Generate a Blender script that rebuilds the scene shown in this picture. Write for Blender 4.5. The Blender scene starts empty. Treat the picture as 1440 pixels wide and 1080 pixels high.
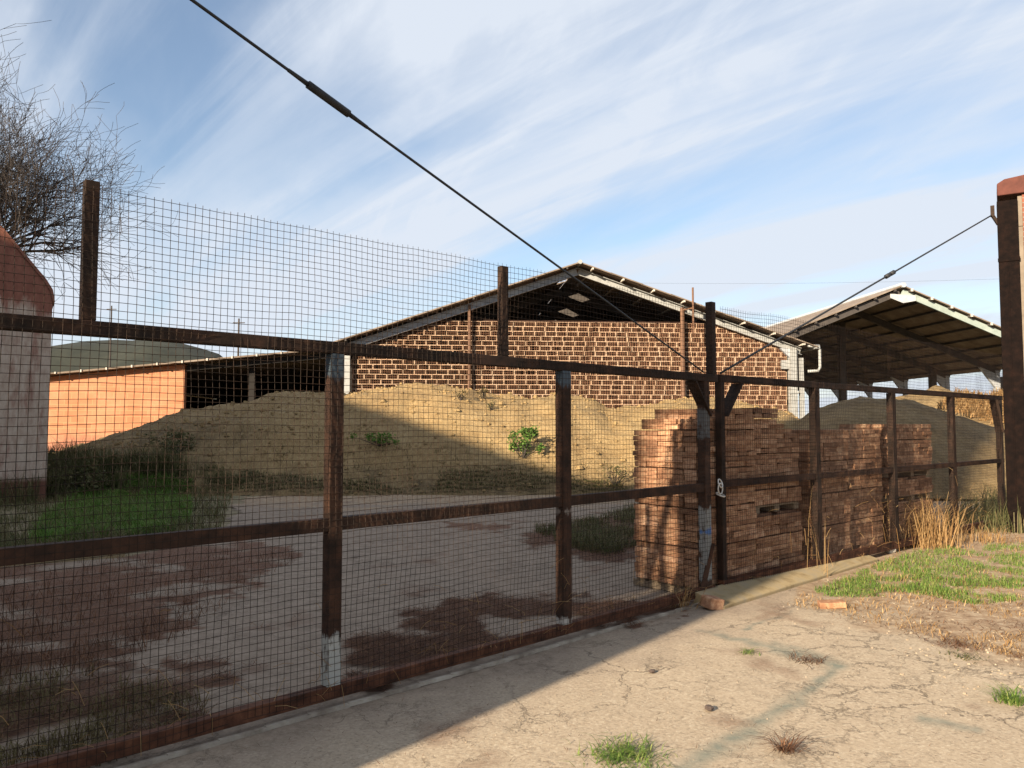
import bpy, math, random
from mathutils import Vector, Matrix, noise
random.seed(7)
R = math.radians
scene = bpy.context.scene
COL = scene.collection
# ------------------------------------------------------------------ camera
CAMH, FPX = 1.6, 1080.0
PITCH = math.atan(60/1080)
cam = bpy.data.cameras.new('camera'); co = bpy.data.objects.new('camera', cam); COL.objects.link(co)
co.location = (0, 0, CAMH); co.rotation_euler = (R(90)+PITCH, 0, 0)
cam.sensor_width = 36; cam.lens = 27; cam.clip_end = 9000; cam.clip_start = 0.05
scene.camera = co
sp, cp = math.sin(PITCH), math.cos(PITCH)
def ray(px, py):
    a = (px-720)/FPX; b = (540-py)/FPX
    return Vector((a, cp-b*sp, sp+b*cp))
def P(px, py, Y):
    d = ray(px, py); s = Y/d.y
    return Vector((d.x*s, Y, CAMH+d.z*s))
def G(px, py):
    d = ray(px, py); s = -CAMH/d.z
    return Vector((d.x*s, d.y*s, 0))
def proj(x, y, z=0.0):
    v = Vector((x, y, z-CAMH)); f = v.y*cp+v.z*sp
    if f < 0.05: return (-9999, 9999)
    return (720+FPX*v.x/f, 540-FPX*(-v.y*sp+v.z*cp)/f)
def fbm(x, y, z=0.0, o=4): return noise.fractal(Vector((x, y, z)), 1.0, 2.0, o)
def inpoly(x, y, poly):
    c = False; n = len(poly); j = n-1
    for i in range(n):
        xi, yi = poly[i]; xj, yj = poly[j]
        if (yi > y) != (yj > y) and x < (xj-xi)*(y-yi)/(yj-yi)+xi: c = not c
        j = i
    return c
# ------------------------------------------------------------------ objects
def setp(o, label=None, cat=None, group=None, kind=None):
    for k, v in (('label', label), ('category', cat), ('group', group), ('kind', kind)):
        if v: o[k] = v
    return o
def thing(name, label, cat, loc=(0, 0, 0), rz=0, group=None):
    o = bpy.data.objects.new(name, None); COL.objects.link(o)
    o.location = loc; o.rotation_euler = (0, 0, rz); o.empty_display_size = .2
    return setp(o, label, cat, group)
class MB:
    def __init__(s): s.v = []; s.f = []
    def add(s, vs, fs):
        n = len(s.v); s.v += [tuple(v) for v in vs]; s.f += [tuple(i+n for i in f) for f in fs]
    def box(s, a, b, M=None):
        x0, y0, z0 = a; x1, y1, z1 = b
        vs = [Vector(p) for p in ((x0,y0,z0),(x1,y0,z0),(x1,y1,z0),(x0,y1,z0),(x0,y0,z1),(x1,y0,z1),(x1,y1,z1),(x0,y1,z1))]
        if M is not None: vs = [M @ v for v in vs]
        s.add(vs, [(3,2,1,0),(4,5,6,7),(0,1,5,4),(1,2,6,5),(2,3,7,6),(3,0,4,7)])
    def beam(s, a, b, w, h, up=(0, 0, 1)):
        a, b = Vector(a), Vector(b); d = (b-a); L = d.length; d.normalize()
        x = d.cross(Vector(up))
        if x.length < 1e-4: x = d.cross(Vector((0, 1, 0)))
        x.normalize(); y = x.cross(d)
        M = Matrix(((x.x,d.x,y.x,a.x),(x.y,d.y,y.y,a.y),(x.z,d.z,y.z,a.z),(0,0,0,1)))
        s.box((-w/2, 0, -h/2), (w/2, L, h/2), M)
    def tube(s, pts, rs, n=6, cap=True):
        pts = [Vector(p) for p in pts]
        if not hasattr(rs, '__len__'): rs = [rs]*len(pts)
        vs = []; fs = []; prev = None
        for i, p in enumerate(pts):
            d = (pts[min(i+1, len(pts)-1)]-pts[max(i-1, 0)])
            if d.length < 1e-9: d = Vector((0, 0, 1))
            d.normalize()
            if prev is None:
                x = d.cross(Vector((0, 0, 1)))
                if x.length < .05: x = d.cross(Vector((0, 1, 0)))
            else: x = prev-d*prev.dot(d)
            x.normalize(); prev = x; y = d.cross(x)
            for k in range(n):
                a = 2*math.pi*k/n; vs.append(p+(x*math.cos(a)+y*math.sin(a))*rs[i])
        for i in range(len(pts)-1):
            for k in range(n):
                k2 = (k+1) % n; fs.append((i*n+k, i*n+k2, (i+1)*n+k2, (i+1)*n+k))
        if cap: fs.append(tuple(range(n-1, -1, -1))); fs.append(tuple(range((len(pts)-1)*n, len(pts)*n)))
        s.add(vs, fs)
    def prism(s, poly, a, b, axis='y'):
        n = len(poly)
        def q(p, t): return {'y': (p[0], t, p[1]), 'x': (t, p[0], p[1]), 'z': (p[0], p[1], t)}[axis]
        vs = [q(p, a) for p in poly]+[q(p, b) for p in poly]
        fs = [tuple(range(n)), tuple(range(2*n-1, n-1, -1))]+[(i, i+n, (i+1) % n+n, (i+1) % n) for i in range(n)]
        s.add(vs, fs)
    def build(s, name, m, parent=None, smooth=False, bevel=0, label=None):
        me = bpy.data.meshes.new(name); me.from_pydata(s.v, [], s.f); me.update()
        me.materials.append(m)
        o = bpy.data.objects.new(name, me); COL.objects.link(o)
        if smooth: me.polygons.foreach_set('use_smooth', [True]*len(me.polygons))
        if bevel:
            b = o.modifiers.new('bevel', 'BEVEL'); b.width = bevel; b.segments = 2; b.limit_method = 'ANGLE'
        if parent: o.parent = parent
        if label: o['label'] = label
        return o
# ------------------------------------------------------------------ materials
class NT:
    def __init__(s, name):
        s.m = bpy.data.materials.new(name); s.m.use_nodes = True; s.t = s.m.node_tree
        s.n = s.t.nodes; s.b = s.n['Principled BSDF']; s.tc = s.n.new('ShaderNodeTexCoord')
    def link(s, a, b): s.t.links.new(a, b)
    def noise(s, scale, det=6, rough=.6, vec=None, stretch=None, dist=0):
        n = s.n.new('ShaderNodeTexNoise'); n.inputs['Scale'].default_value = scale; n.inputs['Detail'].default_value = det
        n.inputs['Roughness'].default_value = rough; n.inputs['Distortion'].default_value = dist
        v = vec or s.tc.outputs['Object']
        if stretch:
            mp = s.n.new('ShaderNodeMapping'); mp.inputs['Scale'].default_value = stretch; s.link(v, mp.inputs['Vector']); v = mp.outputs['Vector']
        s.link(v, n.inputs['Vector']); return n.outputs['Fac']
    def ramp(s, f, stops):
        r = s.n.new('ShaderNodeValToRGB'); e = r.color_ramp.elements
        while len(e) < len(stops): e.new(.5)
        for i, (p, c) in enumerate(stops):
            e[i].position = p; e[i].color = (c[0], c[1], c[2], 1) if hasattr(c, '__len__') else (c, c, c, 1)
        s.link(f, r.inputs['Fac']); return r.outputs['Color']
    def math(s, op, a, b=None, clamp=False):
        n = s.n.new('ShaderNodeMath'); n.operation = op; n.use_clamp = clamp
        for i, v in enumerate((a, b)):
            if v is None: continue
            if isinstance(v, (int, float)): n.inputs[i].default_value = v
            else: s.link(v, n.inputs[i])
        return n.outputs[0]
    def mix(s, f, a, b, mode='MIX'):
        n = s.n.new('ShaderNodeMix'); n.data_type = 'RGBA'; n.blend_type = mode
        for i, v in ((0, f), (6, a), (7, b)):
            if isinstance(v, (int, float)): n.inputs[i].default_value = v
            elif isinstance(v, tuple): n.inputs[i].default_value = (*v, 1)
            else: s.link(v, n.inputs[i])
        return n.outputs[2]
    def attr(s, name):
        a = s.n.new('ShaderNodeAttribute'); a.attribute_name = name; return a.outputs['Fac']
    def xyz(s):
        x = s.n.new('ShaderNodeSeparateXYZ'); s.link(s.tc.outputs['Object'], x.inputs[0]); return x.outputs
    def fin(s, col, rough=.85, bump=None, bstr=.3, bdist=.01, metal=0, spec=.3):
        if isinstance(col, tuple): s.b.inputs['Base Color'].default_value = (*col, 1)
        else: s.link(col, s.b.inputs['Base Color'])
        if isinstance(rough, (int, float)): s.b.inputs['Roughness'].default_value = rough
        else: s.link(rough, s.b.inputs['Roughness'])
        s.b.inputs['Metallic'].default_value = metal; s.b.inputs['Specular IOR Level'].default_value = spec
        if bump is not None:
            b = s.n.new('ShaderNodeBump'); b.inputs['Strength'].default_value = bstr; b.inputs['Distance'].default_value = bdist
            s.link(bump, b.inputs['Height']); s.link(b.outputs['Normal'], s.b.inputs['Normal'])
        return s.m
def simple(name, c1, c2, scale=6, rough=.85, bstr=.25, bdist=.01, stretch=None, metal=0, c3=None):
    t = NT(name); f = t.noise(scale, 8, .65, stretch=stretch)
    st = [(.3, c1), (.7, c2)] if c3 is None else [(.28, c1), (.5, c2), (.72, c3)]
    return t.fin(t.ramp(f, st), rough, t.noise(scale*6, 5, .7, stretch=stretch), bstr, bdist, metal)
def rusty(name, base=((.018, .012, .009), (.040, .021, .014), (.075, .036, .021)), paint=(), spec=.14):
    """rusty steel; paint = [(z0, z1, colour)] bands where old paint survives"""
    t = NT(name); f = t.noise(9, 9, .7)
    col = t.ramp(f, [(.32, base[0]), (.5, base[1]), (.7, base[2])])
    z = t.xyz()[2]; pn = t.noise(14, 8, .7, stretch=(1, 1, .35))
    for z0, z1, c in paint:
        a = t.math('MULTIPLY', t.math('SUBTRACT', z, z0), 9, True); b = t.math('MULTIPLY', t.math('SUBTRACT', z1, z), 9, True)
        w = t.math('MULTIPLY', a, b)
        m = t.math('MULTIPLY', t.math('SUBTRACT', t.math('ADD', t.math('MULTIPLY', w, .5), t.math('MULTIPLY', pn, 1.0)), .88), 10, True)
        col = t.mix(t.math('MULTIPLY', m, w), col, c)
    return t.fin(col, .75, t.noise(60, 6, .7), .3, .004, .0, spec)
M = {}
M['rust'] = rusty('rusty_steel')
M['rust_post_a'] = rusty('rusty_post_white_foot', paint=[(.02, .50, (.36, .36, .33)), (1.80, 2.15, (.05, .065, .08)), (.93, 1.08, (.22, .2, .18))])
M['rust_post_b'] = rusty('rusty_post_pale_foot', paint=[(.02, .27, (.40, .37, .33)), (1.82, 2.15, (.07, .09, .11)), (.85, 1.08, (.2, .17, .15))])
M['rust_post_c'] = rusty('rusty_post_blue_patch', paint=[(.1, .95, (.2, .2, .19)), (.52, .74, (.06, .13, .3)), (1.4, 1.85, (.1, .1, .1))])
M['rust_dark'] = rusty('dark_rusty_steel', ((.014, .010, .008), (.028, .017, .012), (.055, .028, .018)))
M['rust_black'] = rusty('blackened_steel', ((.003, .002, .002), (.006, .0035, .003), (.012, .006, .0045)), spec=.04)
M['rust_red'] = rusty('red_rusty_steel', ((.03, .014, .009), (.085, .034, .019), (.15, .062, .032)))
M['wire'] = rusty('rusty_wire', ((.010, .0075, .006), (.024, .0155, .011), (.05, .029, .019)))
M['wire_right'] = rusty('rusty_wire_red', ((.006, .005, .004), (.013, .008, .007), (.032, .018, .012)))
M['cable'] = simple('steel_cable', (.012, .013, .015), (.03, .03, .034), 30, .6)
M['galv'] = simple('galvanised_white', (.2, .2, .195), (.29, .29, .28), 3, .5, c3=(.14, .135, .13))
M['pale_paint'] = simple('pale_green_paint', (.2, .24, .22), (.29, .33, .31), 2, .6)
M['grey_steel'] = simple('grey_steel', (.26, .27, .29), (.42, .43, .44), 3, .55)
M['roof_sheet'] = simple('fibre_cement_sheet', (.10, .075, .055), (.17, .13, .10), 1.2, .9, c3=(.24, .2, .165))
M['roof_dark'] = simple('dark_steel_frame', (.035, .03, .028), (.07, .058, .05), 2, .7)
M['purlin'] = simple('pale_purlin', (.38, .34, .29), (.5, .46, .4), 3, .7)
M['brown_pole'] = simple('brown_pole_paint', (.09, .045, .026), (.16, .085, .05), 4, .7)
M['dark_inside'] = simple('shaded_interior', (.008, .007, .006), (.02, .017, .015), 1, .95)  # near-black colour stands in for the shade inside the buildings
M['wood'] = simple('grey_pallet_wood', (.12, .085, .055), (.24, .18, .12), 5, .9, stretch=(1, 8, 8))
M['concrete_beam'] = simple('stained_concrete', (.17, .12, .06), (.29, .22, .12), 5, .9, c3=(.24, .2, .14))
M['stone'] = simple('pale_stone', (.38, .34, .28), (.6, .56, .48), 12, .9)
M['pebble'] = simple('pebble_stone', (.16, .115, .075), (.33, .27, .2), 30, .9)
M['dark_stone'] = simple('dark_stone', (.05, .035, .028), (.11, .08, .065), 20, .9)
M['bark'] = simple('bare_bark', (.03, .024, .021), (.065, .052, .046), 10, .9)
M['steel_bright'] = simple('bright_chain', (.35, .33, .3), (.55, .52, .48), 20, .4, metal=.6)
def clay(name, cols, scale=14):
    t = NT(name); oi = t.n.new('ShaderNodeObjectInfo')
    f = t.noise(scale, 7, .7); base = t.ramp(f, [(.3, cols[0]), (.5, cols[1]), (.72, cols[2])])
    rnd = t.ramp(oi.outputs['Random'], [(0, (.48, .45, .44)), (.3, (.85, .82, .8)), (.75, (1.08, 1.1, 1.1)), (1, (1.4, 1.52, 1.65))])
    return t.fin(t.mix(1.0, base, rnd, 'MULTIPLY'), .9, t.noise(70, 6, .75), .5, .004)
M['clay'] = clay('fired_clay', ((.14, .062, .034), (.27, .135, .073), (.43, .27, .16)))
t = NT('hollow_block_clay'); f = t.noise(1.3, 6, .7); g = t.noise(40, 4, .6)
M['block'] = t.fin(t.mix(.35, t.ramp(f, [(.3, (.33, .20, .12)), (.5, (.48, .33, .22)), (.7, (.58, .45, .33))]), t.ramp(g, [(.35, (.2, .1, .055)), (.65, (.5, .34, .23))])), .9, g, .3, .01)
# foliage
def leaf(name, a, b, c=None, scale=3.0):
    t = NT(name); gi = t.n.new('ShaderNodeNewGeometry')
    rr = t.ramp(gi.outputs['Random Per Island'], [(0, a), (.6, b), (1, c or b)])
    t.fin(rr, .7, spec=.2)
    t.b.inputs['Subsurface Weight'].default_value = 0
    tr = t.n.new('ShaderNodeBsdfTranslucent'); ms = t.n.new('ShaderNodeMixShader'); ms.inputs[0].default_value = .3
    t.link(rr, tr.inputs['Color']); t.link(t.b.outputs[0], ms.inputs[1]); t.link(tr.outputs[0], ms.inputs[2])
    t.link(ms.outputs[0], t.n['Material Output'].inputs['Surface']); return t.m
M['grass'] = leaf('green_grass', (.06, .115, .02), (.125, .20, .035), (.24, .25, .08))
M['grass_shade'] = leaf('lush_grass', (.05, .115, .016), (.10, .20, .028), (.18, .2, .06))
M['weed'] = leaf('olive_weeds', (.05, .06, .02), (.10, .095, .038), (.19, .15, .075))
M['straw'] = leaf('dry_straw', (.22, .12, .045), (.33, .2, .085), (.46, .31, .15))
M['bush'] = leaf('bush_leaf', (.045, .09, .018), (.09, .17, .03), (.15, .24, .05))
M['dry_bush'] = leaf('dry_bush_leaf', (.07, .05, .02), (.12, .09, .035), (.17, .14, .06))
M['needle'] = leaf('pine_needles', (.055, .024, .013), (.12, .054, .028), (.24, .125, .065))

# ------------------------------------------------------------------ layout vectors
Aleft = Vector((-1.04, 4.49, 0)); dl = Vector((1.046, 1, 0)).normalized()
def left_s(px):                                   # distance from centre post along left leaf (negative)
    r = (px-720)/FPX; Y = 5.737/(1.046-r); return Y
C = Vector((-1.04+1.046*(7.3-4.49), 7.3, 0))      # centre post
ul = dl; nl = Vector((-ul.y, ul.x, 0))            # nl points behind the gate
ur = Vector((1.162, 1, 0)).normalized(); nr = Vector((-ur.y, ur.x, 0))
def lu(px): return (left_s(px)-7.3)/ul.y          # local x on left leaf
def rux(px):
    r = (px-720)/FPX; k = 1.162*7.3-C.x; Y = k/(1.162-r); return (Y-7.3)/ur.y
# ------------------------------------------------------------------ ground
GRID = []
def attr_mesh(name, xs, ys, hfun, attrs, m, keep=None):
    nx, ny = len(xs), len(ys); v = [(x, y, hfun(x, y)) for y in ys for x in xs]; f = []
    for j in range(ny-1):
        for i in range(nx-1):
            if keep is None or keep((xs[i]+xs[i+1])/2, (ys[j]+ys[j+1])/2): f.append((j*nx+i, j*nx+i+1, (j+1)*nx+i+1, (j+1)*nx+i))
    me = bpy.data.meshes.new(name); me.from_pydata(v, [], f); me.materials.append(m)
    for an, fn in attrs.items():
        a = me.attributes.new(an, 'FLOAT', 'POINT'); a.data.foreach_set('value', [fn(p[0], p[1]) for p in v])
    me.polygons.foreach_set('use_smooth', [True]*len(me.polygons)); me.update()
    GRID.append((xs[0], xs[1]-xs[0], nx, ys[0], ys[1]-ys[0], ny, [p[2] for p in v]))
    o = bpy.data.objects.new(name, me); COL.objects.link(o); return o
t = NT('earth'); f = t.noise(.35, 9, .7); g = t.noise(5, 8, .7)
M['earth'] = t.fin(t.mix(.5, t.ramp(f, [(.3, (.11, .085, .05)), (.5, (.17, .14, .075)), (.7, (.11, .12, .045))]), t.ramp(g, [(.35, (.09, .065, .04)), (.65, (.28, .22, .14))])), .95, g, .6, .04)
gm = MB(); gm.add([(-3500, -300, 0), (3500, -300, 0), (3500, 4500, 0), (-3500, 4500, 0)], [(0, 1, 2, 3)])
setp(gm.build('ground', M['earth']), kind='structure')
LIT = [[(490,905),(520,890),(560,885),(575,865),(620,850),(700,840),(760,836),(830,838),(900,850),(975,840),(960,856),(870,880),(820,890),(780,885),(740,872),(690,868),(672,880),(720,895),(725,902),(660,925),(600,945),(540,960),(488,978)],
       [(-300,800),(0,800),(120,790),(180,776),(300,764),(360,762),(418,775),(425,790),(385,797),(362,802),(357,825),(330,840),(260,850),(205,857),(282,870),(275,885),(180,900),(140,915),(170,925),(250,942),(322,943),(335,960),(292,975),(295,1010),(280,1035),(200,1062),(120,1085),(0,1130),(-300,1200)],
       [(732,752),(760,742),(900,716),(900,790),(850,792),(790,782),(740,772)],
       [(615,735),(722,738),(715,746),(640,745)], [(345,770),(420,775),(415,785),(350,785)]]
STAIN = [((985,888),(1090,912),3.5),((1090,912),(1182,938),8),((1182,938),(1120,985),7),((1120,985),(1060,1025),10),((1060,1025),(960,1085),13),((1045,885),(1110,862),2),((1292,1012),(1370,1027),6)]
def segd(px, py, a, b):
    ax, ay = a; bx, by = b; dx, dy = bx-ax, by-ay
    tt = max(0, min(1, ((px-ax)*dx+(py-ay)*dy)/(dx*dx+dy*dy))); return math.hypot(px-ax-tt*dx, (py-ay-tt*dy)*1.6)
def litter(x, y):
    w = .06+.012*y
    X = x+w*1.5*fbm(x*3.1, y*3.1, 3, 6); Y = y+w*2.6*fbm(x*3.1, y*3.1, 9, 6)
    px, py = proj(X, Y)
    for k, pl in enumerate(LIT):
        if inpoly(px, py, pl):
            n = fbm(x*1.1+5, y*1.7, 2)
            hf = .9*fbm(x*6, y*9, 14, 5)
            if k == 1: return max(0, min(1, 1.0+hf*.5-max(0, n-.10+hf*.3)*3.0))
            return max(0, min(1, 1.08+hf*.5-max(0, n-.1+hf*.25)*3.2))
    return max(0, min(.5, (fbm(x*1.5, y*1.5, 21)-.42)*1.5))
def stain(x, y):
    px, py = proj(x, y); px += 9*fbm(x*5, y*5, 4); py += 5*fbm(x*5, y*5, 8); s = 0
    for a, b, w in STAIN:
        s = max(s, 1-segd(px, py, a, b)/(w*2.3))
    return max(0, s)*(.75+.5*fbm(x*9, y*9, 1))
def dirt(x, y):                                     # earth creeping over the slab at the right verge
    px, py = proj(x, y); n = fbm(x*1.7, y*1.7, 12)
    e = 845+.30*(px-1130) if px > 1100 else 820
    if (x-C.x)*nr.x+(y-C.y)*nr.y > .1: return max(0, min(1, (y-15.0+n*2)*.5))
    if px < 1120: return 0
    return max(0, min(1, (e-py)/26+.4+n*1.1))
t = NT('yard_concrete'); f = t.noise(.9, 8, .65); g = t.noise(55, 5, .75); h = t.noise(7, 7, .7)
base = t.ramp(f, [(.3, (.27, .205, .14)), (.5, (.345, .27, .19)), (.7, (.39, .31, .22))])
base = t.mix(.7, base, t.ramp(g, [(.3, (.09, .07, .048)), (.45, (.32, .25, .175)), (.62, (.37, .295, .21)), (.73, (.64, .56, .43))]))
base = t.mix(t.math('MULTIPLY', t.ramp(h, [(.52, 0.), (.7, 1.)]), .35), base, (.26, .19, .125))
vn = t.n.new('ShaderNodeTexNoise'); vn.inputs['Scale'].default_value = 3.0; vn.inputs['Detail'].default_value = 7; vn.inputs['Roughness'].default_value = .7; t.link(t.tc.outputs['Object'], vn.inputs['Vector'])
vm = t.n.new('ShaderNodeVectorMath'); vm.operation = 'MULTIPLY_ADD'; vm.inputs[1].default_value = (.5, .5, .5); t.link(vn.outputs['Color'], vm.inputs[0]); t.link(t.tc.outputs['Object'], vm.inputs[2])
cr = []
for sc, wd in ((1.15, .013), (4.2, .032)):
    vo = t.n.new('ShaderNodeTexVoronoi'); vo.feature = 'DISTANCE_TO_EDGE'; vo.inputs['Scale'].default_value = sc; t.link(vm.outputs[0], vo.inputs['Vector'])
    cr.append(t.math('SUBTRACT', 1.0, t.math('DIVIDE', vo.outputs['Distance'], wd), True))
cm = t.ramp(t.noise(.55, 4, .6), [(.44, 0.), (.54, 1.)]); cm2 = t.ramp(t.noise(.9, 4, .6), [(.5, 0.), (.6, 1.)])
v2 = t.n.new('ShaderNodeTexVoronoi'); v2.inputs['Scale'].default_value = 75; t.link(t.tc.outputs['Object'], v2.inputs['Vector'])
hs = t.n.new('ShaderNodeSeparateColor'); t.link(v2.outputs['Color'], hs.inputs[0])
base = t.mix(.24, base, t.ramp(hs.outputs[0], [(0., (.07, .052, .036)), (.16, (.22, .17, .115)), (.3, (.345, .275, .195)), (.8, (.39, .315, .225)), (.93, (.58, .5, .38))]))
crack = t.math('MAXIMUM', t.math('MULTIPLY', cr[0], cm), t.math('MULTIPLY', cr[1], cm2))
base = t.mix(t.math('MULTIPLY', crack, .8), base, (.075, .055, .038))
base = t.mix(t.math('MULTIPLY', t.attr('stain'), .85, True), base, (.115, .135, .11))
dn = t.noise(9, 8, .7)
base = t.mix(t.math('MULTIPLY', t.attr('yard'), .75), base, t.ramp(h, [(.35, (.105, .073, .054)), (.65, (.23, .175, .135))]))  # deepens the shade behind and along the gate by darker colour
base = t.mix(t.attr('dirt'), base, t.ramp(dn, [(.3, (.15, .09, .05)), (.5, (.27, .19, .12)), (.64, (.37, .29, .20)), (.75, (.58, .5, .4))]))
ln = t.noise(26, 7, .85, stretch=(1, 1.6, 1))
base = t.mix(t.math('MULTIPLY', t.attr('litter'), t.math('ADD', .5, t.math('MULTIPLY', ln, .85)), True), base, t.ramp(ln, [(.30, (.022, .011, .008)), (.45, (.085, .038, .021)), (.6, (.17, .08, .043)), (.74, (.36, .21, .13))]))
hgt = t.math('SUBTRACT', t.math('ADD', t.math('MULTIPLY', g, .5), t.math('MULTIPLY', t.attr('litter'), ln)), crack)
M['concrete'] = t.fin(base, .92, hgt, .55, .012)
def rng(a, b, s):
    n = int(round((b-a)/s)); return [a+(b-a)*i/n for i in range(n+1)]
def hy(x, y): return .006+.006*fbm(x*.7, y*.7, 6)
ysn = rng(.4, 2.4, .1)[:-1]+rng(2.4, 9.0, .026)[:-1]+rng(9.0, 20, .1)
xsn = rng(-9, -5.0, .12)[:-1]+rng(-5.0, 6.0, .03)[:-1]+rng(6.0, 11.0, .1)
EDGE = [(-420,1400),(-420,800),(0,792),(150,782),(300,766),(335,712),(345,698),(460,692),(520,690),(700,687),(830,690),(900,680),(1320,690),(1500,760),(1900,800),(1900,1400)]
def keep_yard(x, y):
    if y < 2.45: return True
    px, py = proj(x, y); return inpoly(px+14*fbm(x, y, 30), py+5*fbm(x*.8, y*.8, 31), EDGE)
setp(attr_mesh('concrete_yard', xsn, ysn, hy, {'litter': litter, 'stain': stain, 'dirt': dirt, 'yard': lambda x, y: max(0, min(1, ((x-C.x)*nl.x+(y-C.y)*nl.y+.95+.25*fbm(x*2, y*2, 3))*1.05))}, M['concrete'], keep_yard), kind='structure')  # 'yard' masks where the slab colour is darkened as shade
# distant hills
t = NT('hill_scrub'); f = t.noise(.02, 9, .7)
M['hill'] = t.fin(t.ramp(f, [(.35, (.016, .019, .014)), (.6, (.028, .030, .021)), (.75, (.042, .039, .029))]), .95)
hm = MB(); xs = rng(-2600, 2600, 40); rows = [(0, 0), (140, .45), (300, .85), (420, 1), (700, .5)]
def hillh(x):
    px = 720+x/1500*1080
    base = 8+26*max(0, fbm(x*.0016, 2.2))
    g = 205*math.exp(-((px-130)/215.)**2 if px > 120 else 0)*(1-.25*min(1, max(0, (120-px)/600)))
    return max(base, g)
vs = []; nx = len(xs)
for dy, k in rows:
    for x in xs: vs.append((x, 1350+dy+60*fbm(x*.002, dy*.01), hillh(x)*k*(1+.06*fbm(x*.012, dy*.02)) - (2 if k == 0 else 0)))
hm.add(vs, [(j*nx+i, j*nx+i+1, (j+1)*nx+i+1, (j+1)*nx+i) for j in range(len(rows)-1) for i in range(nx-1)])
setp(hm.build('hills', M['hill'], smooth=True), kind='structure')
# ------------------------------------------------------------------ earth mounds
t = NT('sandy_earth'); f = t.noise(.6, 9, .7); g = t.noise(6, 8, .75); h = t.noise(28, 5, .7)
base = t.mix(.5, t.ramp(f, [(.3, (.20, .122, .05)), (.5, (.285, .19, .084)), (.7, (.36, .26, .13))]), t.ramp(g, [(.32, (.14, .082, .034)), (.5, (.27, .18, .08)), (.68, (.40, .295, .155))]))
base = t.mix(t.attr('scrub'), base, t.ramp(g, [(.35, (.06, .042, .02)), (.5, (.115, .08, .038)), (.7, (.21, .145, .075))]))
M['sand'] = t.fin(base, .96, t.math('ADD', t.math('MULTIPLY', g, .8), t.math('MULTIPLY', h, .3)), .9, .12)
def interp(tab, x):
    if x <= tab[0][0]: return tab[0][1]
    for (a, b), (c, d) in zip(tab, tab[1:]):
        if x <= c:
            k = (x-a)/(c-a); k = k*k*(3-2*k)*.5+k*.5; return b+(d-b)*k
    return tab[-1][1]
SIL = [(-120,690),(-30,668),(40,650),(70,638),(120,622),(200,598),(275,573),(330,568),(390,553),(430,548),(462,556),(500,551),(540,545),(590,539),(640,543),(700,553),(745,558),(790,553),(830,560),(862,571),(890,572),(920,563),(960,559),(1000,561),(1050,567),(1110,580),(1150,600),(1190,640),(1230,668)]
CY = 24.0
def mound_h(x, y):
    px = 720+FPX*x/y; hc = 1.6+(600-interp(SIL, px))*CY/FPX
    y0 = 17.9+.5*fbm(x*.3, 1.)+(max(0, 330-px)*-.006)
    if y < CY:
        k = max(0, (y-y0)/(CY-y0)); k = min(1, k); k = 1-(1-k)**1.7 if k > 0 else 0
        k = .75*k+.25*(k*k*(3-2*k))
    else:
        k = max(0, 1-((y-CY)/5.0)**2*.8)
    h = hc*k+(.13*fbm(x*.9, y*.7, 3)+.05*fbm(x*3.1, y*1.5, 5)-.12*max(0, fbm(x*1.6, y*.35, 8)))*min(1, k*4)*min(1, max(0, hc))
    return h-.03
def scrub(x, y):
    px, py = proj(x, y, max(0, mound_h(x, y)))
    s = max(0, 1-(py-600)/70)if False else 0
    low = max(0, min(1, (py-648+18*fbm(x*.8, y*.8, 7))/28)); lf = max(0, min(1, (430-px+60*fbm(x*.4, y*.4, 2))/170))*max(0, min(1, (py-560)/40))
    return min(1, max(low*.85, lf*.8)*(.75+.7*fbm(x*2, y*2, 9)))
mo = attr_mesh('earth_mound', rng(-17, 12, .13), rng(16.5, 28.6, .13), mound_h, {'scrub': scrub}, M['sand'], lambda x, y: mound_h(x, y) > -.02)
setp(mo, 'long sandy earth mound heaped in front of the perforated brick wall', 'earth mound')
SIL2 = [(1040,640),(1080,612),(1110,596),(1150,574),(1185,562),(1214,557),(1240,559),(1275,560),(1310,571),(1345,584),(1390,597),(1440,612),(1500,640),(1560,676)]
def mound2_h(x, y):
    px = 720+FPX*x/y; hc = 1.6+(600-interp(SIL2, px))*22.0/FPX
    k = 1-((y-22.0)/(5.5 if y < 22.0 else 5))**2
    return max(-.05, hc*max(0, k)**.8+(.07*fbm(x*1.2, y*1.2, 4)+.03*fbm(x*4, y*4))*min(1, max(0, k)*3)-.04)
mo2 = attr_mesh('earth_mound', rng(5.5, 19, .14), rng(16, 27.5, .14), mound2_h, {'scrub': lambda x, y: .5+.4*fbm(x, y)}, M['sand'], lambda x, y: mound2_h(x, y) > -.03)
setp(mo2, 'shaded dark earth mound behind the brick stacks near the right pillar', 'earth mound')
SIL3 = [(1120,600),(1200,580),(1255,558),(1302,550),(1320,543),(1350,553),(1385,556),(1420,548),(1500,545),(1650,570)]
def mound3_h(x, y):
    px = 720+FPX*x/y; hc = 1.6+(600-interp(SIL3, px))*40/FPX
    k = max(0, 1-((y-40)/(9 if y < 40 else 5))**2)
    return hc*k+(.15*fbm(x*.8, y*.8, 4)+.06*fbm(x*3, y*3))*min(1, k*3)-.06
setp(attr_mesh('earth_mound', rng(14, 42, .3), rng(30, 45.5, .3), mound3_h, {'scrub': lambda x, y: .25+.5*fbm(x*.7, y*.7)}, M['sand'], lambda x, y: mound3_h(x, y) > -.05), 'far sunlit earth bank with dry grass under the open shed', 'earth mound')

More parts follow.
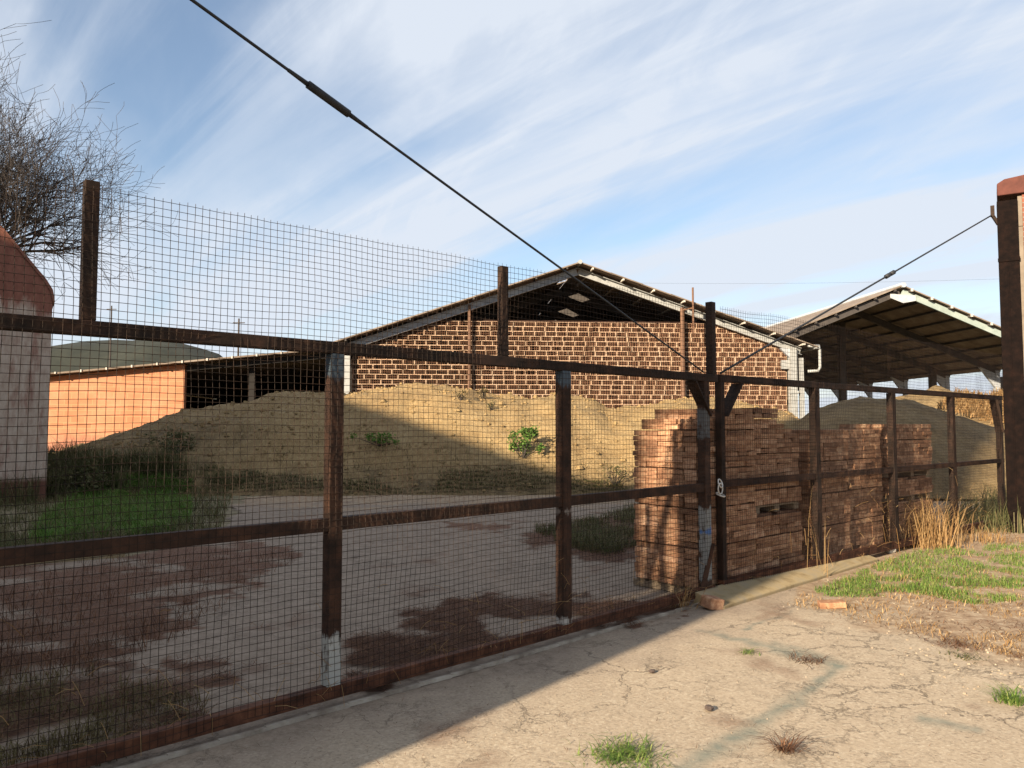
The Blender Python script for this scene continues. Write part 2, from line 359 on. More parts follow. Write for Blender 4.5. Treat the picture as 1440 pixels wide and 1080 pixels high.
# ------------------------------------------------------------------ warehouse with perforated brick wall
WR = R(4.5)
W = thing('warehouse', 'gabled warehouse with an end wall of perforated orange hollow bricks', 'warehouse', (2.58, 30, 0), WR)
HW, EZ, AZ, DEP = 9.05, 4.84, 7.92, 32.0
SL = (AZ-EZ)/HW
def rz_(x): return AZ-SL*abs(x)
wall = MB(); core = MB(); ch, bl, T = .19, .43, .007
zt = 5.86; nrow = int(zt/ch)
rw = random.Random(3)
for r in range(nrow):
    z0 = r*ch; off = (r % 2)*bl/2+rw.uniform(-.07, .07); x = -8.75-off
    thin = (r in (nrow-5, nrow-6, nrow-13)); 
    while x < 8.5:
        xa, xb = max(x, -8.75), min(x+bl-.012, 8.45)
        x += bl*(1 if rw.random() > .05 else .5)
        if xb-xa < .08: continue
        lim = min(rz_(xa), rz_(xb))-.14
        if z0+ch > lim: continue
        yo = rw.uniform(0, .035)
        n = max(2, int(round((xb-xa)/.07))); w = (xb-xa)/n
        mid = z0+ch*(.5+rw.uniform(-.04, .04))
        for zz, th in ((z0+.002, .012), (mid, T*.7), (z0+ch-.015, .012)):
            (core if zz == mid else wall).box((xa, yo+(.004 if zz == mid else 0), zz), (xb, yo+.30, zz+th))
        for i in range(n+1):
            xx = min(xa+i*w, xb-T)
            th = .015 if i in (0, n) else T*.8
            xx = min(xx, xb-th)
            (wall if i in (0, n) else core).box((xx, yo+.003, z0+.006), (xx+th, yo+.29, z0+ch-.008))
wo = wall.build('brick_wall', M['block'], W); core.build('hollow_cores', simple('shaded_core_clay', (.17, .085, .05), (.27, .14, .085), 3, .95), W)  # inner webs coloured darker to deepen the shade in the holes
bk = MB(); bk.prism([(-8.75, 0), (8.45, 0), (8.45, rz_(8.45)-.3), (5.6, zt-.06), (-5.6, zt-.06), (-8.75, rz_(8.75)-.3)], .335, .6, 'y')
t = NT('hole_shade_backing'); bk.build('wall_backing', t.fin((.03, .014, .009), .95), W)  # near-black backing painted as the shade at the back of the holes
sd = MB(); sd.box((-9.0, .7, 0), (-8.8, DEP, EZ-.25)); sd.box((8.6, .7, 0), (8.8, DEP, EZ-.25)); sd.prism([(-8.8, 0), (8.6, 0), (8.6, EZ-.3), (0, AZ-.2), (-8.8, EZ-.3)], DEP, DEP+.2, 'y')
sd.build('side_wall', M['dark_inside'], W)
def slab(mb, x0, x1, y0, y1, th=.05, dz=0):       # strip of roof between x0 and x1
    za, zb = rz_(x0)+dz, rz_(x1)+dz
    mb.add([(x0,y0,za),(x1,y0,zb),(x1,y1,zb),(x0,y1,za),(x0,y0,za+th),(x1,y0,zb+th),(x1,y1,zb+th),(x0,y1,za+th)],
           [(3,2,1,0),(4,5,6,7),(0,1,5,4),(1,2,6,5),(2,3,7,6),(3,0,4,7)])
rl = MB(); holes = [(2.7, 3.3), (6.6, 7.3), (10.6, 11.4)]
slab(rl, -9.4, -.5, -.65, DEP)
y = -.65
for a, b in holes+[(DEP, DEP)]: slab(rl, -.5, -.02, y, a); y = b
rl.build('roof', M['roof_sheet'], W)
rr = MB()
for k in range(8):                                   # overlapping sheets
    a, b = .02+k*1.18, min(9.45, .02+(k+1)*1.18+.1); slab(rr, a, b, -.65, DEP, .045, .012*(k % 2))
rr.build('roof', M['roof_sheet'], W)
rc = MB(); rc.tube([(0, -.70, AZ+.03), (0, 2.4, AZ+.03)], .085, 8); rc.build('ridge_cap', M['galv'], W)
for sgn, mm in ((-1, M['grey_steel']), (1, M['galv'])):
    fb = MB(); a = (sgn*.02, -.02, AZ-.24); b = (sgn*9.0, -.02, EZ-.24)
    fb.beam(a, b, .02, .24, (0, 0, 1)); fb.beam((a[0], -.1, a[2]-.13), (b[0], -.1, b[2]-.13), .16, .02); fb.beam((a[0], -.1, a[2]+.125), (b[0], -.1, b[2]+.125), .16, .02)
    fb.build('gable_beam', mm, W)
for sgn in (-1, 1):
    for k in range(8):
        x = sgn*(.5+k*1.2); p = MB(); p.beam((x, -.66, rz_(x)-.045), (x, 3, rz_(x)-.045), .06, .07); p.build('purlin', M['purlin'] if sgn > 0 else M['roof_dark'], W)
for k in range(1, 7):
    y = k*4.1; p = MB()
    for sgn in (-1, 1):
        p.beam((sgn*.02, y, AZ-.3), (sgn*8.7, y, rz_(8.7)-.3), .14, .32)
    p.build('rafter', M['roof_dark'], W)
pl = MB(); pl.box((8.5, -.25, 0), (8.76, .05, EZ-.1)); pl.box((8.45, -.27, 2.9), (8.80, -.2, 3.0)); pl.build('column', M['galv'], W)
pl = MB(); pl.box((8.9, -.2, 0), (9.06, -.05, EZ-.5)); pl.build('column', M['galv'], W)
cap = MB(); cap.prism([(8.1, EZ-.12), (8.55, EZ-.55), (8.8, EZ-.55), (8.8, EZ-.12)], -.2, -.06, 'y'); cap.build('column_bracket', M['grey_steel'], W)
blk = MB(); blk.box((8.2, -.12, 3.9), (8.5, .0, 4.25)); blk.build('vent_box', M['galv'], W)
pl = MB(); pl.box((-9.0, -.25, 0), (-8.78, -.03, EZ-.15)); pl.build('column', M['galv'], W)
gt = MB(); gt.beam((9.45, -.6, EZ-.1), (9.45, DEP, EZ-.1), .18, .14); gt.build('gutter', M['galv'], W)
dp = MB(); dp.tube([(9.1, -.5, EZ-.05), (9.55, -.5, EZ-.05), (9.58, -.5, EZ-.2), (9.58, -.5, 3.95), (9.5, -.5, 3.8), (9.1, -.45, 3.78)], .06, 8); dp.build('downpipe', M['galv'], W, True)
for x, z0, z1, mm in ((-4.25, 0, 6.3, M['brown_pole']), (4.15, 0, 6.3, M['brown_pole'])):
    p = MB(); p.tube([(x, -.16, z0), (x, -.16, z1)], .085 if x > 0 else .06, 8); p.build('post', mm, W)
p = MB(); p.tube([(4.4, -.75, 5.2), (4.4, -.75, 7.0)], .04, 6); p.beam((4.15, -.16, 6.2), (4.4, -.75, 6.2), .05, .05); p.build('vent_rod', M['brown_pole'], W)
# ------------------------------------------------------------------ lean-to shed on the left
L = thing('lean_to_shed', 'low lean-to with a smooth orange end wall and black open bay', 'shed', (2.58, 30, 0), WR)
t = NT('orange_render'); f = t.noise(.7, 8, .7, stretch=(1, 1, 2)); br = t.n.new('ShaderNodeTexBrick'); br.inputs['Scale'].default_value = 1
mp = t.n.new('ShaderNodeMapping'); mp.inputs['Rotation'].default_value = (R(90), 0, 0); t.link(t.tc.outputs['Object'], mp.inputs['Vector']); t.link(mp.outputs[0], br.inputs['Vector'])
br.inputs['Brick Width'].default_value = .5; br.inputs['Row Height'].default_value = .22; br.inputs['Mortar Size'].default_value = .012
br.inputs['Color1'].default_value = (.33, .13, .064, 1); br.inputs['Color2'].default_value = (.37, .155, .08, 1); br.inputs['Mortar'].default_value = (.37, .19, .095, 1)
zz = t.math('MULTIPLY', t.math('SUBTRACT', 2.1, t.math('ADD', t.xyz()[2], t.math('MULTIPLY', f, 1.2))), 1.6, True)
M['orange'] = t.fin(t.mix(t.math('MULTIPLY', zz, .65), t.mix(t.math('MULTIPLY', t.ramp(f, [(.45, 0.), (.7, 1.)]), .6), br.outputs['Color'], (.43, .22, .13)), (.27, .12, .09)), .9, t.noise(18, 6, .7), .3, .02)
LX0, LX1 = -20.5, -9.15; LZ1, LZ0 = 4.55, 3.42
def lz(x): return LZ1+(LZ0-LZ1)*(LX1-x)/(LX1-LX0)
xw = -14.95
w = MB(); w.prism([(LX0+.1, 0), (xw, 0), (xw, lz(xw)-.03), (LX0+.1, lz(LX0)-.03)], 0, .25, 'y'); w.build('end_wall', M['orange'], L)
w = MB(); w.prism([(LX0-.4, lz(LX0-.4)), (LX1, lz(LX1)), (LX1, lz(LX1)+.06), (LX0-.4, lz(LX0-.4)+.06)], -.4, 22, 'y'); w.build('roof', M['roof_sheet'], L)
for k in range(13):
    x = LX0+.2+k*.9
    if x < LX1: p = MB(); p.beam((x, -.44, lz(x)+.03), (x, -.3, lz(x)+.03), .05, .09); p.build('purlin', M['purlin'], L)
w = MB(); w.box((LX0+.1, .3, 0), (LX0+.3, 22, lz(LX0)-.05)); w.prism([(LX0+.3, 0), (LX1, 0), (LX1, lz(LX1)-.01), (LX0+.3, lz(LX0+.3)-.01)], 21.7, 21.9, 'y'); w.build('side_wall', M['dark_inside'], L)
for x, y in ((-12.6, .6), (-12.2, 6), (-13, 11)):
    p = MB(); p.box((x-.1, y-.1, 0), (x+.1, y+.1, lz(x)-.05)); p.build('post', M['dark_inside'], L)
w = MB(); w.beam((xw+.05, .1, lz(xw)-.18), (LX1, .1, lz(LX1)-.18), .12, .2); w.build('lintel', M['dark_inside'], L)
# ------------------------------------------------------------------ open shed on the right
SD = 47.0; S = thing('open_shed', 'tall open-sided shed with a sloping brown roof on columns', 'shed', (P(1262, 600, SD).x, SD, 0), WR)
SA, SE, SH, SLn = 10.08, 5.78, 10.75, 40
ss = (SA-SE)/SH
def sz(x): return SA-ss*abs(x)
for sgn in (-1, 1):
    w = MB(); w.prism([(0, sz(0)), (sgn*(SH+.5), sz(SH+.5)), (sgn*(SH+.5), sz(SH+.5)+.07), (0, sz(0)+.07)], -1.0, SLn, 'y'); w.build('roof', M['roof_sheet'], S)
    fb = MB(); fb.beam((sgn*.1, -.7, SA-.32), (sgn*(SH+.3), -.7, sz(SH+.3)-.32), .14, .36); fb.build('gable_beam', M['pale_paint'] if sgn > 0 else M['roof_dark'], S)  # left beam gets a dark material in place of overhang shade
    for k in range(9):
        x = sgn*(.5+k*1.25); p = MB(); p.beam((x, -1.06, sz(x)-.07), (x, SLn-.2, sz(x)-.07), .09, .13); p.build('purlin', M['roof_dark'], S)
        p = MB(); p.beam((x, -1.13, sz(x)-.05), (x, -1.06, sz(x)-.05), .12, .16)
        if sgn > 0: p.build('purlin_end', M['purlin'], S)
w = MB(); w.tube([(0, -1.1, SA+.06), (0, SLn, SA+.06)], .16, 6); w.build('ridge_cap', M['grey_steel'], S)
w = MB(); w.prism([(-.7, SA-.45), (.9, SA-.52), (.9, SA-.85), (.1, SA-1.0), (-.7, SA-.7)], -.82, -.78, 'y'); w.build('ridge_plate', M['grey_steel'], S)
for k in range(1, 8):
    y = k*5.4
    for sgn in (-1, 1):
        p = MB(); p.beam((0, y, SA-.42), (sgn*SH, y, sz(SH)-.42), .2, .42); p.build('rafter', M['roof_dark'], S)
    p = MB(); p.box((SH-.35, y-.15, 0), (SH-.05, y+.15, SE-.3)); p.prism([(SH-1.5, sz(SH-1.5)-.6), (SH-.35, SE-.5), (SH-.35, SE-1.5)], y-.1, y+.1, 'y')
    p.build('column', M['grey_steel'], S)
    p = MB(); p.box((-SH+.05, y-.15, 0), (-SH+.35, y+.15, SE-.3)); p.build('column', M['grey_steel'], S)
for (px, py, Y) in ((1183, 462, 56), (1310, 492, 58.5), (1403, 492, 54.5)):
    q = P(px, py, Y); qq = Matrix.Rotation(-WR, 4, 'Z') @ (q-S.location)
    p = MB(); p.box((qq.x-.22, qq.y-.2, 0), (qq.x+.22, qq.y+.2, sz(qq.x)-.3)); p.build('column', M['roof_dark'], S)

# ------------------------------------------------------------------ gatehouse at the left edge
K = thing('gatehouse', 'plastered gatehouse with red gable and flaking whitewash at the left edge', 'building', (P(68, 600, 16.5).x, 16.5, 0), R(33))
t = NT('flaking_plaster'); z = t.xyz()[2]; x = t.xyz()[0]; n1 = t.noise(1.6, 8, .7, stretch=(1.6, 1, .35)); n2 = t.noise(5, 8, .75, stretch=(1.5, 1, .5))
pla = t.ramp(n2, [(.3, (.27, .18, .135)), (.5, (.42, .325, .255)), (.7, (.52, .43, .35))])
red = t.ramp(n2, [(.3, (.15, .055, .038)), (.6, (.25, .105, .073))])
zr = t.math('MULTIPLY', t.math('SUBTRACT', t.math('ADD', z, t.math('ADD', t.math('MULTIPLY', x, .3), t.math('MULTIPLY', n1, 1.4))), 4.62), 5, True)
pat = t.ramp(n1, [(.50, 0.), (.6, 1.)])
cc = t.mix(t.math('MULTIPLY', pat, .75), pla, red); cc = t.mix(zr, cc, red)
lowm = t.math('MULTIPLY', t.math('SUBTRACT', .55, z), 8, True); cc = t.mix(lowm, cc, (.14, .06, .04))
M['plaster'] = t.fin(cc, .92, n2, .4, .02)
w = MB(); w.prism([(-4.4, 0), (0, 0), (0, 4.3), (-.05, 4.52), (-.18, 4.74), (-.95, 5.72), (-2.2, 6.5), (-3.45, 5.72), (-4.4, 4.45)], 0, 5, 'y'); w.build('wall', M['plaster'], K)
w = MB()
w.prism([(.003, 4.305), (-.047, 4.525), (-.177, 4.745), (-.95, 5.725), (-2.2, 6.505), (-3.45, 5.725), (-4.4, 4.455), (-4.4, 4.52), (-3.47, 5.78), (-2.2, 6.58), (-.93, 5.78), (-.13, 4.78), (0.0, 4.56), (.045, 4.305)], -.03, 5.1, 'y')
w.build('roof', simple('red_tile', (.15, .058, .04), (.24, .1, .07), 3, .9), K)
# ------------------------------------------------------------------ bare tree
tr = thing('bare_tree', 'leafless tree with fine dark twigs behind the red gabled gatehouse', 'tree', (-28.6, 33.0, 0))
tr.scale = (1.5, 1.5, 1.5)
tw = MB(); bgm = MB(); rt = random.Random(11)
def branch(p, d, L, r, lev):
    n = max(3, int(L/.22) if lev < 2 else 4); pts = [p.copy()]; rs = [r]; dd = d.copy(); q = p.copy()
    for i in range(n):
        dd = (dd+Vector((rt.gauss(0, .13), rt.gauss(0, .13), rt.gauss(.02, .12)))).normalized(); q = q+dd*L/n
        pts.append(q.copy()); rs.append(max(.0058, r*(1-.72*(i+1)/n)))
    (bgm if lev < 2 else tw).tube(pts, rs, 7 if lev < 1 else (5 if lev < 2 else 3), False)
    if lev >= 5 or len(tw.v) > 420000: return
    kids = (7, 9, 8, 6, 4)[lev]
    for k in range(kids):
        tt = rt.uniform(.25, 1) if k else 1.0; i = min(n, int(tt*n)); 
        ax = Vector((rt.gauss(0, 1), rt.gauss(0, 1), rt.gauss(0, 1))); ax = (ax-dd*ax.dot(dd)).normalized()
        nd = (dd*(.75)+ax*rt.uniform(.5, .95)+Vector((0, 0, .12))).normalized()
        branch(pts[i], nd, L*rt.uniform(.5, .72), rs[i]*rt.uniform(.55, .75), lev+1)
for dv in ((.75, -.1, .75), (.25, .3, .95), (-.5, .2, .8), (.62, .45, .55), (.8, -.4, .45)):
    branch(Vector((0, 0, 3.4)), Vector(dv).normalized(), 5.2, .25, 1)
bgm.tube([(0, 0, 0), (.05, .02, 1.4), (0, 0, 3.5)], [.32, .24, .2], 9)
bgm.build('trunk', M['bark'], tr, True); tw.build('crown', M['bark'], tr)

# ------------------------------------------------------------------ gates
def wire_grid(name, x0, x1, z0, z1, mat, parent, seed, step=.0385, top=None, yoff=-.045, skip=None):
    g = MB(); rn = random.Random(seed); r = .00145
    def wob(x, z): return .022*fbm(x*1.6, z*1.6, seed)+.006*fbm(x*5, z*5, seed+3)
    def wz(x, z): return .016*fbm(x*1.3, z*1.3, seed+7)
    def wx(x, z): return .012*fbm(x*1.3, z*1.3, seed+13)
    nx = int((x1-x0)/step)
    for i in range(nx+1):
        x = x0+i*step; zt_ = (top(x) if top else z1)+rn.uniform(-.004, .006); n = 14
        zs = [z0+(zt_-z0)*k/n for k in range(n+1)]
        if skip and skip(x): continue
        g.tube([(x+wx(x, z), yoff+wob(x, z), z+wz(x, z)) for z in zs], r, 4, False)
    nz = int((z1-z0)/step)
    for j in range(nz+1):
        z = z0+j*step; n = max(8, int((x1-x0)/.14))
        g.tube([(x0+(x1-x0)*k/n+wx(x0+(x1-x0)*k/n, z), yoff-.003+wob(x0+(x1-x0)*k/n, z), z+wz(x0+(x1-x0)*k/n, z)) for k in range(n+1)], r, 4, False)
    return g.build(name, mat, parent)
GL = thing('gate_leaf', 'wide rusty gate leaf of wire mesh left of the central post', 'gate', C, math.atan2(ul.y, ul.x))
TOP = 2.06
xe = -8.0
def gbox(name, a, b, m, par, bev=.004): q = MB(); q.box(a, b); return q.build(name, m, par, bevel=bev)
gbox('top_rail', (xe, -.035, TOP-.035), (.06, .035, TOP+.035), M['rust_dark'], GL)
gbox('middle_rail', (xe, -.03, 1.0), (-.09, .03, 1.075), M['rust'], GL)
gbox('bottom_rail', (xe, -.035, .05), (-.03, .035, .125), M['rust_red'], GL)
def chan(name, x, w, d, z0, z1, m, par):             # angle-section post: two flanges
    q = MB(); q.box((x-w/2, -d/2, z0), (x+w/2, -d/2+.012, z1)); q.box((x-w/2, -d/2+.012, z0), (x-w/2+.012, d/2, z1)); q.box((x-w/2+.012, d/2-.012, z0), (x+w/2, d/2, z1))
    return q.build(name, m, par, bevel=.002)
chan('post', lu(470), .085, .075, .125, TOP-.036, M['rust_post_a'], GL)
chan('post', lu(792), .092, .08, .125, TOP-.036, M['rust_post_b'], GL)
chan('post', lu(989), .09, .08, .125, TOP-.036, M['rust_post_c'], GL)
for px, h in ((119, 2.76), (707, 2.74)):
    x = lu(px); gbox('upper_post', (x-.032, -.025, TOP+.036), (x+.032, .025, h), M['rust_dark'], GL)
gbox('upper_post', (-.036, -.035, TOP+.036), (.036, .035, 2.79), M['rust_dark'], GL)
wire_grid('wire_mesh', xe, -.02, .07, 2.74, M['wire'], GL, 5, top=lambda x: 2.742)
b = MB(); b.beam((-.10, -.01, TOP-.36), (-.36, -.01, TOP-.04), .012, .11, (0, 1, 0)); b.build('brace', M['rust_dark'], GL)
b = MB(); b.beam((-.1, -.05, .52), (-.28, -.05, .12), .008, .05, (0, 1, 0)); b.build('brace', M['rust'], GL)
GR = thing('gate_leaf', 'rusty gate leaf of wire mesh standing before the brick stacks', 'gate', C, math.atan2(ur.y, ur.x))
xr = rux(1407)
gbox('top_rail', (.10, -.035, TOP-.03), (xr, .035, TOP+.04), M['rust_dark'], GR)
gbox('middle_rail', (.11, -.03, 1.02), (xr, .03, 1.085), M['rust'], GR)
gbox('bottom_rail', (.1, -.035, .06), (xr, .035, .15), M['rust_red'], GR)
chan('post', .13, .06, .07, .15, TOP-.032, M['rust_dark'], GR)
for px in (1145, 1253, 1337, 1404):
    chan('post', rux(px), .095, .08, .15, TOP-.032, M['rust_dark'], GR)
wire_grid('wire_mesh', .1, xr, .08, 2.76, M['wire_right'], GR, 8, top=lambda x: 2.762)
for a, bb in (((.16, -.01, TOP-.36), (.42, -.01, TOP-.04)), ((xr-.1, -.01, TOP-.55), (xr-.34, -.01, TOP-.03))):
    b = MB(); b.beam(a, bb, .012, .13, (0, 1, 0)); b.build('brace', M['rust_dark'], GR)
dbm = MB(); rd = random.Random(9)
for i in range(150):
    s_ = rd.uniform(-6, -.2); z_ = .1+abs(rd.gauss(0, .22)); p = C+ul*s_-nl*(.055+rd.uniform(0, .03))+Vector((0, 0, z_)); d = Vector((rd.gauss(0, .07), rd.gauss(0, .03), rd.gauss(-.02, .07)))
    dbm.tube([p, p+d*.5+Vector((0, 0, .01)), p+d], .0013, 3, False)
for i in range(90):
    s_ = rd.uniform(.2, 7); z_ = .1+abs(rd.gauss(0, .3)); p = C+ur*s_-nr*(.055+rd.uniform(0, .03))+Vector((0, 0, z_)); d = Vector((rd.gauss(0, .1), rd.gauss(0, .04), rd.gauss(-.02, .12)))
    dbm.tube([p, p+d*.5+Vector((0, 0, .01)), p+d], .0016, 3, False)
setp(dbm.build('caught_stalks', M['straw']), 'dry stalks and straw caught in the gate mesh', 'straw', kind='stuff')
# chain at the meeting stiles
ck = thing('lock_chain', 'pale steel chain links looped round the meeting gate posts', 'chain', C+Vector((.05, -.07, 1.02)), math.atan2(ur.y, ur.x))
for k, (rx, dz, rr_) in enumerate(((0, .0, .05), (70, -.055, .045), (20, .05, .04))):
    q = MB(); q.tube([(rr_*math.cos(a)*.7, rr_*math.sin(R(rx))*math.sin(a), dz+rr_*math.cos(R(rx))*math.sin(a)) for a in [2*math.pi*i/16 for i in range(17)]], .008, 6, False); q.build('link', M['steel_bright'], ck, True)
# stay cables
PR = Vector((7.74, 11.85, 0)); PLp = Vector((-4.35, .60, 0))
def cable(label, a, b, tb, tbl, r, tr_, sag=.0):
    a, b = Vector(a), Vector(b); T_ = thing('stay_cable', label, 'cable', a)
    q = MB(); q.tube([(b-a)*t_+Vector((0, 0, -sag*4*t_*(1-t_))) for t_ in [i/24 for i in range(25)]], r, 6); q.build('rope', M['cable'], T_, True)
    d = (b-a); Ln = d.length; d.normalize(); m = (b-a)*tb+Vector((0, 0, -sag*4*tb*(1-tb))); q = MB()
    if tbl > .15:
        q.tube([m-d*tbl/2, m+d*tbl/2], tr_, 10); q.tube([m-d*(tbl/2+.13), m-d*tbl/2], [tr_*.45, tr_*.6], 8); q.tube([m+d*tbl/2, m+d*(tbl/2+.12)], [tr_*.6, tr_*.45], 8)
    else:
        q.tube([m-d*.1, m-d*.02], tr_, 8); q.tube([m+d*.05, m+d*.13], tr_, 8); q.tube([m-d*.1, m+d*.13], tr_*.4, 6)
    q.build('turnbuckle', M['cable'], T_, True)
    return T_
LC0 = C+Vector((-.09, -.08, TOP+.05)); q0 = P(270, 0, 3.2)
dirc = (q0-LC0); LC1 = LC0+dirc*1.75
d_ = 1/((LC1-LC0).y); m_ = P(462, 142, 4.0)
best = min(range(1000), key=lambda i: abs(proj(*(LC0+(LC1-LC0)*i/1000))[0]-462))/1000
cable('long dark stay cable with a thick turnbuckle crossing the sky', LC0, LC1, best, .26, .0075, .021)
RC0 = C+ur*.12+Vector((.0, -.05, TOP+.05)); RC1 = PR+Vector((-.24, .0, 4.90))
best = min(range(1000), key=lambda i: abs(proj(*(RC0+(RC1-RC0)*i/1000))[0]-1251))/1000
cable('shorter thin stay cable running up to the right gate pillar', RC0, RC1, best, .1, .011, .03)
# pillars
t = NT('pillar_brick'); br = t.n.new('ShaderNodeTexBrick'); mp = t.n.new('ShaderNodeMapping'); mp.inputs['Rotation'].default_value = (R(90), 0, 0); t.link(t.tc.outputs['Object'], mp.inputs['Vector']); t.link(mp.outputs[0], br.inputs['Vector'])
br.inputs['Scale'].default_value = 1; br.inputs['Brick Width'].default_value = .25; br.inputs['Row Height'].default_value = .075; br.inputs['Mortar Size'].default_value = .008
br.inputs['Color1'].default_value = (.2, .07, .042, 1); br.inputs['Color2'].default_value = (.15, .052, .032, 1); br.inputs['Mortar'].default_value = (.18, .14, .11, 1)
M['pillar_brick'] = t.fin(br.outputs['Color'], .9, t.noise(30, 6, .7), .4, .01)
M['cap_clay'] = simple('red_cap_clay', (.06, .02, .015), (.105, .034, .024), 8, .85)
M['lime'] = simple('lime_concrete', (.11, .085, .065), (.19, .155, .12), 4, .9)
def pillar(label, loc, rz, h, W_=.72):
    T_ = thing('gate_pillar', label, 'pillar', loc, rz)
    q = MB(); q.box((.20, -.18, 0), (W_, .28, h-.02)); q.build('brick_shaft', M['pillar_brick'], T_)
    q = MB(); q.box((.142, -.16, 0), (.198, .1, h-.03)); q.box((.145, -.175, h-.5), (.198, -.163, h-.1)); q.build('concrete_edge', M['lime'], T_)
    q = MB(); q.box((-.13, -.2, 0), (.14, -.19, h-.08)); q.box((-.13, -.19, 0), (-.12, .1, h-.08)); q.box((.13, -.19, 0), (.14, .1, h-.08)); q.box((-.14, -.214, h*.80), (.15, -.2, h*.80+.06)); q.box((-.15, -.23, 0.0), (.15, -.215, .16)); q.box((-.02, -.206, .2), (.0, -.2, h*.79))
    q.build('steel_post', M['rust_black'], T_, bevel=.004)
    q = MB(); q.prism([(-.12, h), (W_+.03, h), (W_+.03, h+.17), (W_-.14, h+.25), (W_/2-.08, h+.28), (-.02, h+.25), (-.12, h+.19)], -.23, .29, 'y'); q.build('cap', M['cap_clay'], T_, bevel=.015)
    q = MB(); q.beam((-.115, -.1, h-.42), (-.19, -.12, h-.27), .05, .04); q.box((-.215, -.15, h-.29), (-.16, -.09, h-.12)); q.build('hook', M['rust_dark'], T_)
    return T_
pillar('tall gate pillar with dark steel post and red clay cap at the right', PR, R(-32), 5.17)
# left pillar: just outside the frame, it throws the shade along the gate
SUNK = .82
pillar('tall gate pillar holding the cable at the left end of the gate', (-3.82, .55, 0), -math.atan(SUNK), 5.5, .42)
# ground track, concrete beam, kerb
tk = MB()
pts = [C+ul*s+Vector((.0, -.0, 0))-nl*(.085+.02*fbm(s*.8, 1)) for s in [-8+.25*i for i in range(32)]]
for a, b in zip(pts, pts[1:]): tk.beam(a+Vector((0, 0, .018)), b+Vector((0, 0, .014)), .028, .02)
setp(tk.build('gate_track', simple('worn_track', (.12, .085, .06), (.42, .37, .3), 5, .7)), 'pale worn steel track lying along the foot of the long gate leaf', 'gate track')
a, b = G(1018, 858), G(1235, 790)
cb = MB(); d = (b-a).normalized(); n = Vector((-d.y, d.x, 0)); L_ = (b-a).length
prof = [(0, 0.0), (.0, .035), (.015, .045), (.30, .115), (.31, 0)]
sec = 10; vs = []; fs = []
for i in range(sec+1):
    o_ = a+d*(L_*i/sec)
    for (pn, pz) in prof: vs.append(o_+n*(pn+.008*fbm(i*.9, pn*7))+Vector((0, 0, pz+.006*fbm(i*1.3, pz*9, 2))))
k5 = len(prof)
for i in range(sec):
    for k in range(k5-1): fs.append((i*k5+k, (i+1)*k5+k, (i+1)*k5+k+1, i*k5+k+1))
fs.append(tuple(range(k5))); fs.append(tuple(range((sec+1)*k5-1, sec*k5-1, -1))); cb.add(vs, fs)
setp(cb.build('concrete_beam', M['concrete_beam'], bevel=.008), 'long yellowish concrete beam lying under the gate before the brick stacks', 'beam')
a, b = G(-40, 800), G(175, 783)
kb = MB(); kb.beam(a+Vector((0, 0, .05)), b+Vector((0, 0, .05)), .14, .12)
setp(kb.build('kerb', M['concrete_beam'], bevel=.01), 'grey concrete kerb lying in the brown litter at left', 'kerb')

# ------------------------------------------------------------------ brick stacks
rb = random.Random(21)
BL, BW, BH = .30, .145, .051
def brick_mesh(k):
    q = MB(); w_, l_, h_ = BW, BL, BH-.0018
    r_ = random.Random(k); q.box((-l_/2, -w_/2, 0), (l_/2, w_/2, h_))
    q.v = [tuple(c+r_.uniform(-.0035, .0035) for c in v) for v in q.v]
    if k % 3 == 0:                                     # chipped corner
        v = q.v[4+k % 4]; q.v[4+k % 4] = (v[0]*.93, v[1]*.95, v[2]*.8)
    me = bpy.data.meshes.new('brick'); me.from_pydata(q.v, [], q.f); me.materials.append(M['clay']); return me
BM = [brick_mesh(k) for k in range(7)]
half = []
bricks = []                                            # (u, n, z, rot, pack)
def zstack(top, gaps):                                 # z of each course, leaving room for pallets
    z = .10; out = []
    while z+BH <= top+.001:
        for g0, g1 in gaps:
            if z+BH > g0 and z < g1: z = g1
        if z+BH <= top+.03: out.append(z)
        z += BH
        if len(out) % 7 == 0: z += .012
    return out
